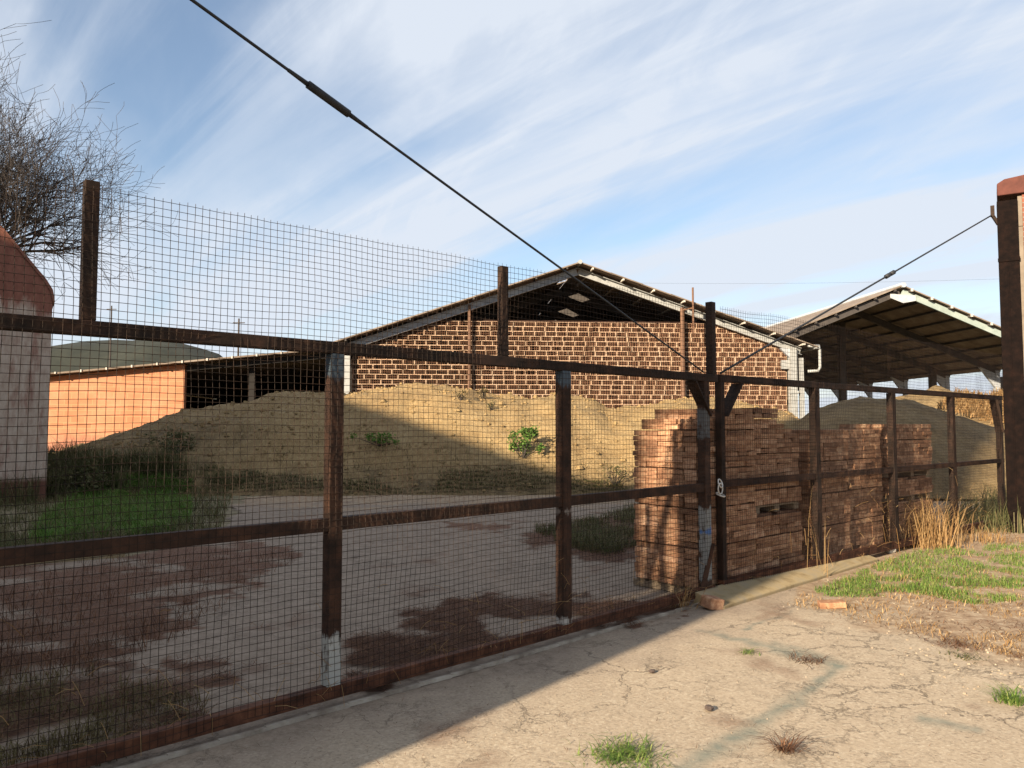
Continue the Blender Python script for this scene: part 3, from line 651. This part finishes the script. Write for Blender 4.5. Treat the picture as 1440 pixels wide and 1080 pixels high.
def column(u0, u1, n0, n1, topf, gaps, pack, endface, tilt=0.):
    tmax = max(topf(u0+.01), topf((u0+u1)/2), topf(u1-.01)); zs = zstack(tmax, gaps)
    for ci, z in enumerate(zs):
        lean = tilt*z; soff = rb.uniform(-.007, .007)+.022*noise.noise(Vector((u0*7.3, ci//7*3.7, 1))); pn = .035*noise.noise(Vector((u0*5.1, ci//7*4.3, 9)))
        hdr = (ci % 5 == 3)
        top_here = lambda u: z+BH <= topf(u)+.02
        last = lambda u: z+2*BH > topf(u)-.02
        # front row
        nb_ = max(1, round((u1-u0)/(BW if hdr else BL))); st = (u1-u0)/nb_; ed = [u0]
        if ci % 2 and not hdr: ed += [u0+st*(k_+.5) for k_ in range(nb_)]+[u1]
        else: ed += [u0+st*(k_+1) for k_ in range(nb_)]
        for ea, eb in zip(ed, ed[1:]):
            u = (ea+eb)/2
            if top_here(u):
                pr = rb.gauss(0, .0045)-(.02 if rb.random() < .05 else 0)
                bricks.append((u+soff+lean, n0+(BL if hdr else BW)/2+pr+pn, z, R(90) if hdr else 0, pack, 1, 1 if hdr else (eb-ea-.003)/BL))
        us = [u0+.02*q_ for q_ in range(int((u1-u0)/.02)) if top_here(u0+.02*q_+.01)]
        if endface and us:
            ue = max(u0, us[0]); m = n0+BW+.01+ (BL/2 if ci % 3 else BW/2)
            while m < n1:
                long = ci % 3 != 0
                bricks.append((ue+(BW if long else BL)/2+soff+lean+rb.gauss(0, .006), m, z, R(90) if long else 0, pack, 1, 1))
                m += (BL if long else BW)+.003
        # top layer
        u = u0+BL/2+(BW if endface else 0)
        while u+BL/2 <= u1+.03:
            if top_here(u) and last(u):
                m = n0+BW*1.5+.02
                while m < n1:
                    bricks.append((u+lean+rb.gauss(0, .01), m, z, 0, pack, 0, 1)); m += BW+.008
            u += BL+.006
def topA(u): return interp([(-.2, 1.58), (-.03, 1.59), (-.01, 1.68), (.16, 1.69), (.18, 1.77), (.4, 1.81), (1.0, 1.83), (1.2, 1.76), (1.35, 1.66), (1.55, 1.58), (1.9, 1.5)], u)
packs = {'A1': (-.18, .825, .06, .86, topA, [], True, .0), 'A2': (.84, 1.76, .08, .85, topA, [(.70, .79)], False, .0),
         'B': (2.02, 2.94, .10, .85, lambda u: 1.60, [], True, .008), 'C': (3.0, 3.94, .16, .85, lambda u: 1.62, [], False, .0), 'D': (4.24, 5.45, .12, .9, lambda u: 1.66-.02*abs(u-4.8), [(.92, 1.0), (.60, .68)], True, .02)}
PLAB = {'A1': 'flat clay brick in the tallest stack, beside the central gate post', 'A2': 'flat clay brick in the stepped stack right of the central post',
        'B': 'flat clay brick in the narrow stack behind the dark gate post', 'C': 'flat clay brick in the stack between two dark gate posts', 'D': 'flat clay brick in the far leaning stack above the dry straw'}
for k, a in packs.items(): column(a[0], a[1], a[2], a[3], a[4], a[5], k, a[6], a[7])
angr = math.atan2(ur.y, ur.x)
def uvw(u, n): return C+ur*u+nr*n
front = [b for b in bricks if b[5]]
front.sort(key=lambda b: uvw(b[0], b[1]).length - (0 if b[5] else 50))
NB = 300; first = {}
sel = front[:NB]; rest = front[NB:]+[b for b in bricks if not b[5]]
for b in sel:
    p = uvw(b[0], b[1]); o = bpy.data.objects.new('brick', rb.choice(BM)); COL.objects.link(o)
    o.location = (p.x, p.y, b[2]); o.rotation_euler = (rb.gauss(0, .008), rb.gauss(0, .012), angr+b[3]+rb.gauss(0, .02))
    o.scale = (b[6], 1, 1); setp(o, PLAB[b[4]], 'brick', {'A1': 'bricks of the tallest stack', 'A2': 'bricks of the stepped stack', 'B': 'bricks of the narrow stack', 'C': 'bricks of the middle far stack', 'D': 'bricks of the leaning far stack'}[b[4]])
rm = MB()
for b in rest:
    p = uvw(b[0], b[1]); Mx = Matrix.Translation((p.x, p.y, b[2])) @ Matrix.Rotation(angr+b[3]+rb.gauss(0, .02), 4, 'Z')
    sx = rb.uniform(.98, 1.0); rm.box((-BL/2*sx*b[6], -BW/2*sx, 0), (BL/2*sx*b[6], BW/2*sx, BH-.002), Mx)
for k, a in packs.items():                             # bricks deep inside each stack
    for (u0, u1) in ((a[0], (a[0]+a[1])/2), ((a[0]+a[1])/2+.002, a[1])):
        tp = min(a[4](u0+.05), a[4](u1-.05))-.16; zc = [.1]+[v for g in sorted(a[5]) for v in (g[0]-.01, g[1]+.01)]+[tp]
        for z0, z1 in zip(zc[0::2], zc[1::2]):
            if z1 > z0:
                Mx = Matrix.Translation(C) @ Matrix.Rotation(angr, 4, 'Z'); rm.box((u0+.06, a[2]+.06, z0), (u1-.05, a[3]-.06, z1), Mx)
t = NT('clay_pile'); gi = t.n.new('ShaderNodeNewGeometry'); f = t.noise(14, 7, .7)
cm_ = t.mix(1., t.ramp(f, [(.3, (.14, .062, .034)), (.5, (.27, .135, .073)), (.72, (.43, .27, .16))]), t.ramp(gi.outputs['Random Per Island'], [(0, (.6, .57, .55)), (.5, (1., 1., 1.)), (1, (1.35, 1.45, 1.5))]), 'MULTIPLY')
M['clay_pile'] = t.fin(cm_, .9, t.noise(70, 6, .75), .5, .004)
setp(rm.build('brick_pile', M['clay_pile']), 'remaining flat clay bricks filling the stacks behind the right gate leaf', 'bricks', kind='stuff')
def pallet(u0, u1, n0, n1, z, label):
    T_ = thing('pallet', label, 'pallet', uvw(u0, n0)+Vector((0, 0, z)), angr); w_, d_ = u1-u0, n1-n0
    q = MB(); nb = 5
    for i in range(nb): q.box((0, d_*i/nb, .062), (w_, d_*i/nb+d_/nb*.7, .078))
    q.build('deck', M['wood'], T_)
    for x in (0, w_/2-.05, w_-.1):
        q = MB(); q.box((x, 0, 0), (x+.1, d_, .06)); q.build('bearer', M['wood'], T_)
for k, a in packs.items():
    pallet(a[0]+.03, a[1]-.03, a[2]+.03, a[3], .012, {'A1': 'ground pallet under the tallest brick stack', 'A2': 'ground pallet under the stepped brick stack', 'B': 'ground pallet under the narrow brick stack', 'C': 'ground pallet under the stack between two posts', 'D': 'ground pallet under the far leaning brick stack'}[k])
pallet(.86, 1.74, .10, .85, .703, 'wooden pallet halfway up the stepped brick stack')
pallet(4.26, 5.43, .14, .9, .922, 'upper wooden pallet within the far leaning brick stack'); pallet(4.26, 5.43, .14, .9, .602, 'lower wooden pallet within the far leaning brick stack')
# loose bits on the ground
def stone(name, label, cat, px, py, s, m, seed, flat=.5, group=None):
    r_ = random.Random(seed); q = MB(); n = 7; g_ = G(px, py); vs = []
    for j in range(1, 5):
        th = math.pi*j/5
        for i in range(n):
            a = 2*math.pi*i/n; rr_ = s*(1+.3*noise.noise(Vector((math.cos(a)*2+seed, math.sin(a)*2, j))))
            vs.append((rr_*math.sin(th)*math.cos(a), rr_*math.sin(th)*math.sin(a)*.75, s*flat*(.9-math.cos(th)*-.95)*.9))
    fs = [(j*n+i, j*n+(i+1) % n, (j+1)*n+(i+1) % n, (j+1)*n+i) for j in range(3) for i in range(n)]+[tuple(range(n-1, -1, -1)), tuple(range(3*n, 4*n))]
    q.add(vs, fs); o = q.build(name, m); o.location = (g_.x, g_.y, .008); o.rotation_euler = (0, 0, r_.uniform(0, 6)); return setp(o, label, cat, group)
stone('stone', 'dark brown stone lying on the sunlit concrete', 'stone', 997, 1001, .035, M['dark_stone'], 3)
stone('stone', 'small dark clod on the concrete near the shade edge', 'stone', 917, 948, .028, M['dark_stone'], 5)
q = MB(); q.box((-.11, -.055, 0), (.11, .055, .055)); o = q.build('brick_fragment', M['clay'], bevel=.008); g_ = G(1170, 856); o.location = (g_.x, g_.y, .012); o.rotation_euler = (R(3), R(-4), R(-8)); setp(o, 'broken red brick lying in the dirt beside the grass verge', 'brick')
q = MB(); q.box((-.08, -.07, 0), (.08, .07, .1)); o = q.build('brick_fragment', M['clay'], bevel=.012); g_ = G(1000, 857); o.location = (g_.x, g_.y, .01); o.rotation_euler = (R(6), R(10), R(30)); setp(o, 'red brick lump wedged beneath the central gate post', 'brick')
q = MB(); q.box((-.06, -.05, 0), (.06, .05, .12)); o = q.build('brick_fragment', M['stone'], bevel=.02); g_ = G(1252, 778); o.location = (g_.x, g_.y, .01); o.rotation_euler = (R(8), R(-14), R(20)); setp(o, 'pale upright stone chunk at the far end of the concrete beam', 'stone')
pb = MB(); r_ = random.Random(5)
def pebble(q, x, y, s):
    vs = []; a0 = r_.uniform(0, 6)
    for k in range(5): vs.append((x+s*math.cos(a0+k*1.256)*r_.uniform(.7, 1.2), y+s*math.sin(a0+k*1.256)*r_.uniform(.6, 1), .004))
    top = [(x+(v[0]-x)*.6, y+(v[1]-y)*.6, .006+s*r_.uniform(.5, .8)) for v in vs]
    q.add(vs+top, [tuple(range(5, 10))]+[(k, (k+1) % 5, (k+1) % 5+5, k+5) for k in range(5)])
for i in range(900):
    px, py = r_.uniform(1100, 1440), r_.uniform(790, 1000)
    if py > 860+.42*(px-1130)+r_.gauss(0, 30): continue
    g_ = G(px, py); pebble(pb, g_.x, g_.y, abs(r_.gauss(.004, .0045))+.003)
for i in range(420):
    g_ = G(r_.uniform(250, 1440), r_.uniform(860, 1080))
    if (g_-C).dot(nl) < -.2: pebble(pb, g_.x, g_.y, abs(r_.gauss(.002, .002))+.0015)
cl_ = MB(); rc_ = random.Random(77)
for i in range(2600):
    x, y = rc_.uniform(-12, 9), rc_.uniform(17, 24.5); hh = mound_h(x, y)
    if hh < .05: continue
    s_ = min(.11, abs(rc_.gauss(0, .03))+.012); n0 = len(cl_.v); pebble(cl_, x, y, s_)
    cl_.v[n0:] = [(v[0], v[1], v[2]*1.1+hh-.01) for v in cl_.v[n0:]]
setp(cl_.build('clods', M['sand']), 'clods and small lumps of earth lying over the sandy mound', 'clods', kind='stuff')
setp(pb.build('pebbles', M['pebble']), 'scattered pale pebbles and grit on the verge and concrete', 'pebbles', kind='stuff')

# ------------------------------------------------------------------ vegetation
def blade(q, p, h, w, lean, rn, droop=.4):
    a = rn.uniform(0, 2*math.pi); d = Vector((math.cos(a), math.sin(a), 0)); s = Vector((-d.y, d.x, 0))*w
    p = Vector(p); m = p+d*lean*h*.45+Vector((0, 0, h*.6)); e = p+d*lean*h*(1+droop)+Vector((0, 0, h*(1-droop*lean*.6)))
    q.add([p-s, p+s, m+s*.7, m-s*.7, e], [(0, 1, 2, 3), (3, 2, 4)])
def hground(x, y):
    h = 0
    for x0, dx, nx, y0, dy, ny, z in GRID[1:]:
        i, j = int(round((x-x0)/dx)), int(round((y-y0)/dy))
        if 0 <= i < nx and 0 <= j < ny: h = max(h, z[j*nx+i])
    return h
def S(px, py):                                       # point of the terrain seen at a pixel
    d = ray(px, py); t0 = 12.5/d.y
    if py > 600 and CAMH/-d.z < t0: return G(px, py)
    t_ = t0
    while t_*d.y < 46:
        if CAMH+d.z*t_ <= hground(d.x*t_, d.y*t_)+.001: return Vector((d.x*t_, d.y*t_, 0))
        t_ += .12
    return G(px, max(py, 604))
def scatter(name, label, cat, poly, n, hr, w, mat, seed, lean=(.2, .9), thr=-1, parent=None, perspective=True, clump=0, nsc=1.5):
    rn = random.Random(seed); q = MB(); xs_ = [p[0] for p in poly]; ys_ = [p[1] for p in poly]; c = 0; tries = 0
    while c < n and tries < n*30:
        tries += 1; px, py = rn.uniform(min(xs_), max(xs_)), rn.uniform(min(ys_), max(ys_))
        if not inpoly(px, py, poly): continue
        g_ = S(px, py); nn = fbm(g_.x*nsc, g_.y*nsc, seed)
        if nn < thr: continue
        k = clump if clump and rn.random() < .3 else 1
        for _ in range(max(1, k)):
            x, y = g_.x+rn.gauss(0, .03)*(k > 1), g_.y+rn.gauss(0, .03)*(k > 1)
            blade(q, (x, y, hground(x, y)-.005), rn.uniform(*hr)*(1+.5*nn), w*rn.uniform(.6, 1.3), rn.uniform(*lean), rn); c += 1
    return setp(q.build(name, mat), label, cat, kind='stuff')
scatter('grass', 'bright green grass on the verge right of the concrete beam', 'grass', [(1130,838),(1240,792),(1290,776),(1440,764),(1700,790),(1700,880),(1440,846),(1370,852),(1300,838),(1200,842)], 22000, (.02, .085), .0035, M['grass'], 3, thr=-.2, nsc=2.6)
scatter('dry_grass', 'sparse dry grass over the dirt of the verge', 'dry grass', [(1100,850),(1240,790),(1290,770),(1440,755),(1700,770),(1700,960),(1440,930),(1250,885)], 5500, (.02, .09), .003, M['straw'], 13, (.5, 1.6), thr=-.25)
scatter('grass', 'lush shaded green grass patch inside the gate at left', 'grass', [(120,690),(180,675),(270,680),(268,735),(240,752),(130,760),(40,765),(60,730)], 16000, (.06, .22), .006, M['grass_shade'], 4, thr=-.3)
scatter('weeds', 'rough olive weeds round the grass inside the gate at left', 'weeds', [(-60,690),(60,660),(180,648),(300,660),(370,672),(330,690),(310,752),(270,765),(120,772),(-60,800)], 14000, (.06, .26), .005, M['weed'], 5, thr=-.2)
scatter('weeds', 'tall dark weeds in front of the orange wall', 'weeds', [(-60,668),(60,655),(190,655),(280,660),(270,690),(120,694),(30,712),(-60,720)], 7000, (.3, .75), .008, M['weed'], 6, (.1, .6), thr=-.15, nsc=.7)
scatter('weeds', 'dark weeds along the foot of the sandy mound', 'weeds', [(280,660),(420,672),(500,680),(600,668),(690,660),(760,662),(850,678),(890,690),(880,697),(700,693),(560,697),(420,694),(300,692)], 6500, (.02, .13), .006, M['weed'], 7, thr=-.3, nsc=.6)
scatter('grass', 'shaded grass patch left of the tall brick stack', 'grass', [(750,748),(820,735),(900,712),(900,785),(850,782),(800,772)], 5000, (.05, .2), .0045, M['weed'], 8, thr=-.25)
scatter('weeds', 'thin stalks of weeds on the slope of the sandy mound', 'weeds', [(280,600),(480,600),(700,640),(850,650),(900,670),(600,668),(300,660)], 700, (.05, .16), .006, M['dry_bush'], 9, thr=.0)
scatter('weeds', 'dark green weeds beside the right gate pillar', 'weeds', [(1330,730),(1420,700),(1600,700),(1600,752),(1400,752),(1330,752)], 4200, (.1, .55), .006, M['weed'], 10, (.1, .6))
scatter('dry_grass', 'dry yellow grass covering the far sunlit bank', 'dry grass', [(1318,575),(1345,553),(1440,552),(1440,600),(1395,598)], 3500, (.15, .4), .02, M['straw'], 12)
scatter('weeds', 'low brown weeds and dead stalks in the litter at the bottom left corner', 'weeds', [(-60,960),(120,950),(290,985),(280,1035),(120,1085),(-60,1130)], 2600, (.03, .12), .003, M['dry_bush'], 41, (.3, 1.3), thr=-.1, nsc=3)
scatter('dry_grass', 'dead brown stalks standing in the litter left of the gate posts', 'dry grass', [(-40,800),(160,785),(400,770),(420,790),(330,845),(250,900),(0,1000),(-60,960)], 2600, (.03, .2), .0022, M['needle'], 42, (.3, 1.5), thr=-.2, nsc=2)
scatter('dry_grass', 'brown needle scraps strewn over the cracked dirt at right', 'dry grass', [(1160,868),(1240,850),(1440,845),(1600,860),(1600,980),(1440,950),(1300,905)], 1800, (.02, .05), .0022, M['needle'], 43, (1.2, 2.4), thr=-.1, nsc=2.5)
def tuft(name, label, cat, px, py, n, h, w, mat, seed, spread=.05, lean=(.3, 1.0), group=None, droop=.4):
    rn = random.Random(seed); q = MB(); g_ = S(px, py); z0 = hground(g_.x, g_.y)
    for i in range(n): blade(q, (rn.gauss(0, spread), rn.gauss(0, spread), 0), h*rn.uniform(.4, 1.1), w*rn.uniform(.6, 1.3), rn.uniform(*lean), rn, droop)
    o = q.build(name, mat); o.location = (g_.x, g_.y, z0); return setp(o, label, cat, group)
tuft('grass_tuft', 'green grass tuft growing from a crack at the bottom edge', 'grass tuft', 880, 1066, 420, .06, .003, M['grass'], 1, .08, (.8, 2.0))
tuft('grass_tuft', 'spiky green tuft on the concrete at the right edge', 'grass tuft', 1424, 990, 160, .11, .003, M['grass'], 2, .035, (.6, 1.4))
tuft('grass_tuft', 'tiny grass tuft beside the dark stain on the concrete', 'grass tuft', 1052, 920, 60, .05, .0025, M['grass'], 3, .03, (.8, 1.6))
tuft('grass_tuft', 'low olive tuft on the cracked dirt at right', 'grass tuft', 1355, 926, 110, .04, .003, M['weed'], 4, .06, (.8, 1.6))
tuft('needle_clump', 'brown clump of fallen needles at the bottom edge', 'needle clump', 1105, 1058, 90, .1, .002, M['needle'], 5, .02, (1.2, 2.2))
tuft('needle_clump', 'brown needle scraps lying on the bend of the stain', 'needle clump', 1135, 930, 110, .06, .002, M['needle'], 15, .06, (1.4, 2.4))
tuft('needle_clump', 'reddish needle scraps on the cracked dirt at right', 'needle clump', 1345, 908, 120, .07, .002, M['needle'], 16, .07, (1.4, 2.4))
tuft('straw_clump', 'big golden clump of dry straw before the far stack', 'dry straw', 1305, 768, 420, .75, .004, M['straw'], 6, .17, (.15, .75))
tuft('straw_clump', 'thin dry straw leaning left of the golden clump', 'dry straw', 1262, 772, 90, .85, .003, M['straw'], 7, .14, (.1, .7))
tuft('straw_clump', 'few tall dry stalks standing against the gate mesh', 'dry straw', 1150, 812, 9, 1.0, .0022, M['straw'], 8, .08, (.05, .4), None, .1)
tuft('straw_clump', 'low dry straw caught at the foot of the central post', 'dry straw', 960, 856, 46, .3, .003, M['straw'], 9, .05, (.3, 1.1))
tuft('straw_clump', 'dry grass at the foot of the right gate pillar', 'dry straw', 1390, 762, 160, .3, .004, M['straw'], 10, .2, (.3, 1.0))
def bush(label, px, py, Y, rx, rz, n, ls, mat, seed):
    rn = random.Random(seed); p = P(px, py, Y); z0 = hground(p.x, p.y)
    T_ = thing('bush', label, 'bush', (p.x, p.y, z0)); q = MB(); st = MB()
    cl = [(Vector((rn.gauss(0, .45)*rx, rn.gauss(0, .4)*rx, rz*(rn.uniform(.25, 1)))), rn.uniform(.18, .36)*rx) for _ in range(11)]
    for c, r0 in cl:
        st.tube([(0, 0, -.03), tuple(c*.5+Vector((rn.gauss(0, .03), 0, 0))), tuple(c)], [.012, .008, .004], 4, False)
        for _ in range(n//11):
            v = Vector((rn.gauss(0, 1), rn.gauss(0, 1), rn.gauss(0, 1))).normalized()*r0*rn.uniform(.2, 1.25); o_ = c+v
            if o_.z < .01: continue
            a = Vector((rn.gauss(0, 1), rn.gauss(0, 1), rn.gauss(0, .6))).normalized(); b_ = a.cross(Vector((rn.gauss(0, 1), rn.gauss(0, 1), rn.gauss(0, 1)))).normalized(); s_ = ls*rn.uniform(.6, 1.3)
            q.add([o_, o_+a*s_*.5+b_*s_*.28, o_+a*s_, o_+a*s_*.5-b_*s_*.28], [(0, 1, 2, 3)])
    q.build('leaves', mat, T_); st.build('stem', M['bark'], T_)
bush('bright green leafy bush standing out on the sandy mound', 735, 655, 19.4, .48, .75, 900, .085, M['bush'], 1)
bush('low dark green bush in the shade of the sandy mound', 533, 655, 19.6, .42, .3, 500, .07, M['grass_shade'], 2)
bush('dry brown weed high on the crest of the sandy mound', 680, 570, 22.4, .22, .35, 150, .06, M['dry_bush'], 3)
bush('small dry plant on the sunlit slope left of centre', 647, 592, 21.6, .2, .25, 130, .05, M['dry_bush'], 4)
bush('dark dry clump lying on the upper mound slope', 690, 596, 21.4, .2, .2, 120, .05, M['weed'], 5)
bush('spindly green weed on the mound right of the middle posts', 865, 688, 18.6, .3, .5, 160, .06, M['weed'], 6)
bush('shaded bush on the left flank of the earth mound', 250, 640, 19.6, .6, .55, 700, .08, M['weed'], 7)
bush('round dark bush left of the grass patch', 110, 668, 17.4, .8, .6, 900, .09, M['weed'], 8)
bush('pale distant bush in the gap right of the warehouse', 1165, 585, 33, .9, 2.4, 700, .14, M['dry_bush'], 9)
# fallen pine needles
rn = random.Random(31); nd = MB(); c = 0; tries = 0
while c < 34000 and tries < 300000:
    tries += 1; k = rn.choice((0, 0, 0, 1, 1, 1, 1, 2)); pl = LIT[k]
    px, py = rn.uniform(min(p[0] for p in pl), max(p[0] for p in pl)), rn.uniform(min(p[1] for p in pl), max(p[1] for p in pl))
    g_ = G(px, py)
    if g_.y < 1.5 or litter(g_.x, g_.y) < rn.uniform(.12, .6): continue
    a = rn.uniform(0, 6.28); l_ = rn.uniform(.05, .13); d = Vector((math.cos(a)*l_, math.sin(a)*l_, rn.uniform(-.004, .035))); s = Vector((-math.sin(a), math.cos(a), 0))*.0026; p = Vector((g_.x, g_.y, .014+rn.uniform(0, .02)))
    nd.add([p-s, p+s, p+d], [(0, 1, 2)]); c += 1
tw_ = 0
while tw_ < 700:                                     # single needles and twigs on the sunlit slab
    g_ = G(rn.uniform(300, 1440), rn.uniform(850, 1080))
    if (g_-C).dot(nl) > -.15: continue
    a = rn.uniform(0, 6.28); l_ = rn.uniform(.02, .075); d = Vector((math.cos(a)*l_, math.sin(a)*l_, rn.uniform(0, .008))); s = Vector((-math.sin(a), math.cos(a), 0))*rn.uniform(.0008, .0018); p = Vector((g_.x, g_.y, .016))
    nd.add([p-s, p+s, p+d], [(0, 1, 2)]); tw_ += 1
setp(nd.build('pine_needles', M['needle']), 'brown fallen pine needles drifted over the concrete', 'pine needles', kind='stuff')

# ------------------------------------------------------------------ far poles
def pole(px, pytop, Y, label):
    p = P(px, pytop, Y); T_ = thing('utility_pole', label, 'utility pole', (p.x, Y, 0)); q = MB(); q.tube([(0, 0, 0), (0, 0, p.z)], [.16, .1], 8); q.build('mast', M['bark'], T_)
    q = MB(); q.beam((-.7, 0, p.z-.5), (.7, 0, p.z-.5), .1, .1); q.build('crossarm', M['bark'], T_)
pole(336, 448, 90, 'thin far utility pole rising behind the lean-to roof'); pole(157, 430, 110, 'fainter far utility pole beyond the dark hill')
a, b = P(900, 398, 95), P(1500, 389, 75); q = MB(); q.tube([a+(b-a)*t_+Vector((0, 0, -1.2*t_*(1-t_))) for t_ in [i/16 for i in range(17)]], .008, 4)
setp(q.build('power_line', M['cable']), 'hair-thin power line across the sky above the open shed', 'power line')

# ------------------------------------------------------------------ unseen block added behind-left to shade the yard
EL = 20.0; tanE = math.tan(R(EL)); sd_ = Vector((SUNK, 1, 0)).normalized(); pd = Vector((sd_.y, -sd_.x, 0))   # light travels along sd_
CE = -4.97
O0 = Vector((CE-8*SUNK, -8, 0))                       # right end of the facade
Hreq = [(-38, 7), (-35, 11), (-31, 13.4), (-27, 14.3), (-24.6, 13.45), (-13.6, 9.1), (-13.3, 9.0), (-10.6, 9.2), (-10.3, 13.4), (CE, 13.4)]  # outline of the added block, heights fitted to the wanted shade
prof = []
for c_, h_ in Hreq:
    s_ = (c_-CE)*sd_.y; p = O0+pd*s_
    prof.append((s_, h_-p.y/sd_.y*tanE))
poly = [(prof[0][0], 0)]+prof+[(prof[-1][0], prof[-1][1]), (prof[-1][0], 0)]
poly = [p for i, p in enumerate(poly) if i == 0 or p != poly[i-1]]
Fb = thing('shade_block', 'tall plastered block added outside the frame at left to shade the yard', 'building', O0, math.atan2(pd.y, pd.x))
q = MB(); q.prism(poly, -9, 0, 'y'); q.build('wall', M['plaster'], Fb)
zb = 13.4-O0.y/sd_.y*tanE
q = MB(); q.box((.02, -3, 10.3), ((-3.76-CE)*sd_.y, -.02, zb)); q.build('shade_overhang', M['plaster'], Fb)  # unseen overhang added only to carry the shade further right
for k in range(7):
    q = MB(); x = -3-k*3.2; q.box((x-.6, .0, 1.6), (x+.6, .06, 3.0)); q.build('window', simple('dusty_glass', (.03, .04, .05), (.08, .09, .1), 2, .3), Fb)
yw = MB(); p0 = Vector((-5.2+.3*SUNK, .3, 0)); yw.beam(p0-pd*2.5+Vector((0, 0, 1.5)), p0+pd*1.1+Vector((0, 0, 1.5)), .25, 3.0)  # unseen wall added to keep sun off the ground before the stacks
setp(yw.build('shade_wall', M['plaster']), 'plastered wall added beside the left gate pillar to shade the ground', 'wall')

# ------------------------------------------------------------------ light and sky
sun = bpy.data.lights.new('sun', 'SUN'); sun.energy = 5.0; sun.angle = R(.8); sun.color = (1, .85, .64)
so = bpy.data.objects.new('sun', sun); COL.objects.link(so)
trav = Vector((sd_.x*math.cos(R(EL)), sd_.y*math.cos(R(EL)), -math.sin(R(EL))))
so.rotation_euler = trav.to_track_quat('-Z', 'Y').to_euler(); so.location = (-10, -10, 20)
wd = bpy.data.worlds.new('World'); scene.world = wd; wd.use_nodes = True; nt = wd.node_tree; N = nt.nodes; Lk = nt.links.new
bg = N['Background']; sky = N.new('ShaderNodeTexSky'); sky.sky_type = 'NISHITA'; sky.sun_disc = False
sky.sun_elevation = R(EL); to = -trav; sky.sun_rotation = math.atan2(to.x, to.y); sky.air_density = 1.0; sky.dust_density = .6; sky.ozone_density = 1.5
tc = N.new('ShaderNodeTexCoord'); sx = N.new('ShaderNodeSeparateXYZ'); Lk(tc.outputs['Generated'], sx.inputs[0])
def wm(op, a, b=None, clamp=False):
    n = N.new('ShaderNodeMath'); n.operation = op; n.use_clamp = clamp
    for i, v in enumerate((a, b)):
        if v is None: continue
        if isinstance(v, (int, float)): n.inputs[i].default_value = v
        else: Lk(v, n.inputs[i])
    return n.outputs[0]
zc = wm('ADD', wm('MAXIMUM', sx.outputs[2], 0.0), .28)
cx = N.new('ShaderNodeCombineXYZ'); Lk(wm('DIVIDE', sx.outputs[0], zc), cx.inputs[0]); Lk(wm('DIVIDE', sx.outputs[1], zc), cx.inputs[1])
OX, OY = 0.3, 5.2
def cloud(rot, scl, sc, det, rough, lo, hi, off=(0, 0, 0), dist=.4):
    mp = N.new('ShaderNodeMapping'); mp.inputs['Rotation'].default_value = (0, 0, rot); Lk(cx.outputs[0], mp.inputs['Vector'])
    m2 = N.new('ShaderNodeMapping'); m2.inputs['Scale'].default_value = scl; m2.inputs['Location'].default_value = off; Lk(mp.outputs[0], m2.inputs['Vector'])
    n = N.new('ShaderNodeTexNoise'); n.inputs['Scale'].default_value = sc; n.inputs['Detail'].default_value = det; n.inputs['Roughness'].default_value = rough; n.inputs['Distortion'].default_value = dist; Lk(m2.outputs[0], n.inputs['Vector'])
    r = N.new('ShaderNodeMapRange'); r.interpolation_type = 'SMOOTHSTEP'; r.inputs[1].default_value = lo; r.inputs[2].default_value = hi; Lk(n.outputs['Fac'], r.inputs[0]); return r.outputs[0]
ang = math.atan2(.73, .68)                            # streaks run along (.68,-.73) in the cloud plane
c1 = cloud(ang, (.42, 1.0, 1), 1.5, 7, .52, .33, .55, (OX, OY, 0), .35)
c2 = cloud(ang-.12, (.16, 1.5, 1), 2.6, 9, .56, .40, .60, (OX+2.2, OY+4.2, 0), .5)
c3 = cloud(ang+.25, (.45, 1.2, 1), 4.5, 8, .6, .42, .66, (OX+5, OY+2, 0), .6)
cl = wm('MINIMUM', wm('ADD', wm('ADD', wm('MULTIPLY', c1, .58), wm('MULTIPLY', c2, .42)), wm('MULTIPLY', wm('MULTIPLY', c3, wm('ADD', c1, .25)), .22)), .97)
cl = wm('ADD', wm('MULTIPLY', cl, .9), .09)
hz = wm('MULTIPLY', wm('POWER', wm('SUBTRACT', 1.0, wm('MAXIMUM', sx.outputs[2], 0.0), True), 8.0), .88)
cl = wm('MAXIMUM', cl, hz)
mx = N.new('ShaderNodeMix'); mx.data_type = 'RGBA'; Lk(cl, mx.inputs[0]); Lk(sky.outputs[0], mx.inputs[6]); mx.inputs[7].default_value = (4.15, 4.5, 5.05, 1)
Lk(mx.outputs[2], bg.inputs['Color']); bg.inputs['Strength'].default_value = .063
vs_ = scene.view_settings; vs_.view_transform = 'Standard'; vs_.look = 'None'; vs_.gamma = 1; vs_.exposure = 1.55; vs_.use_curve_mapping = False
scene.cycles.max_bounces = 6
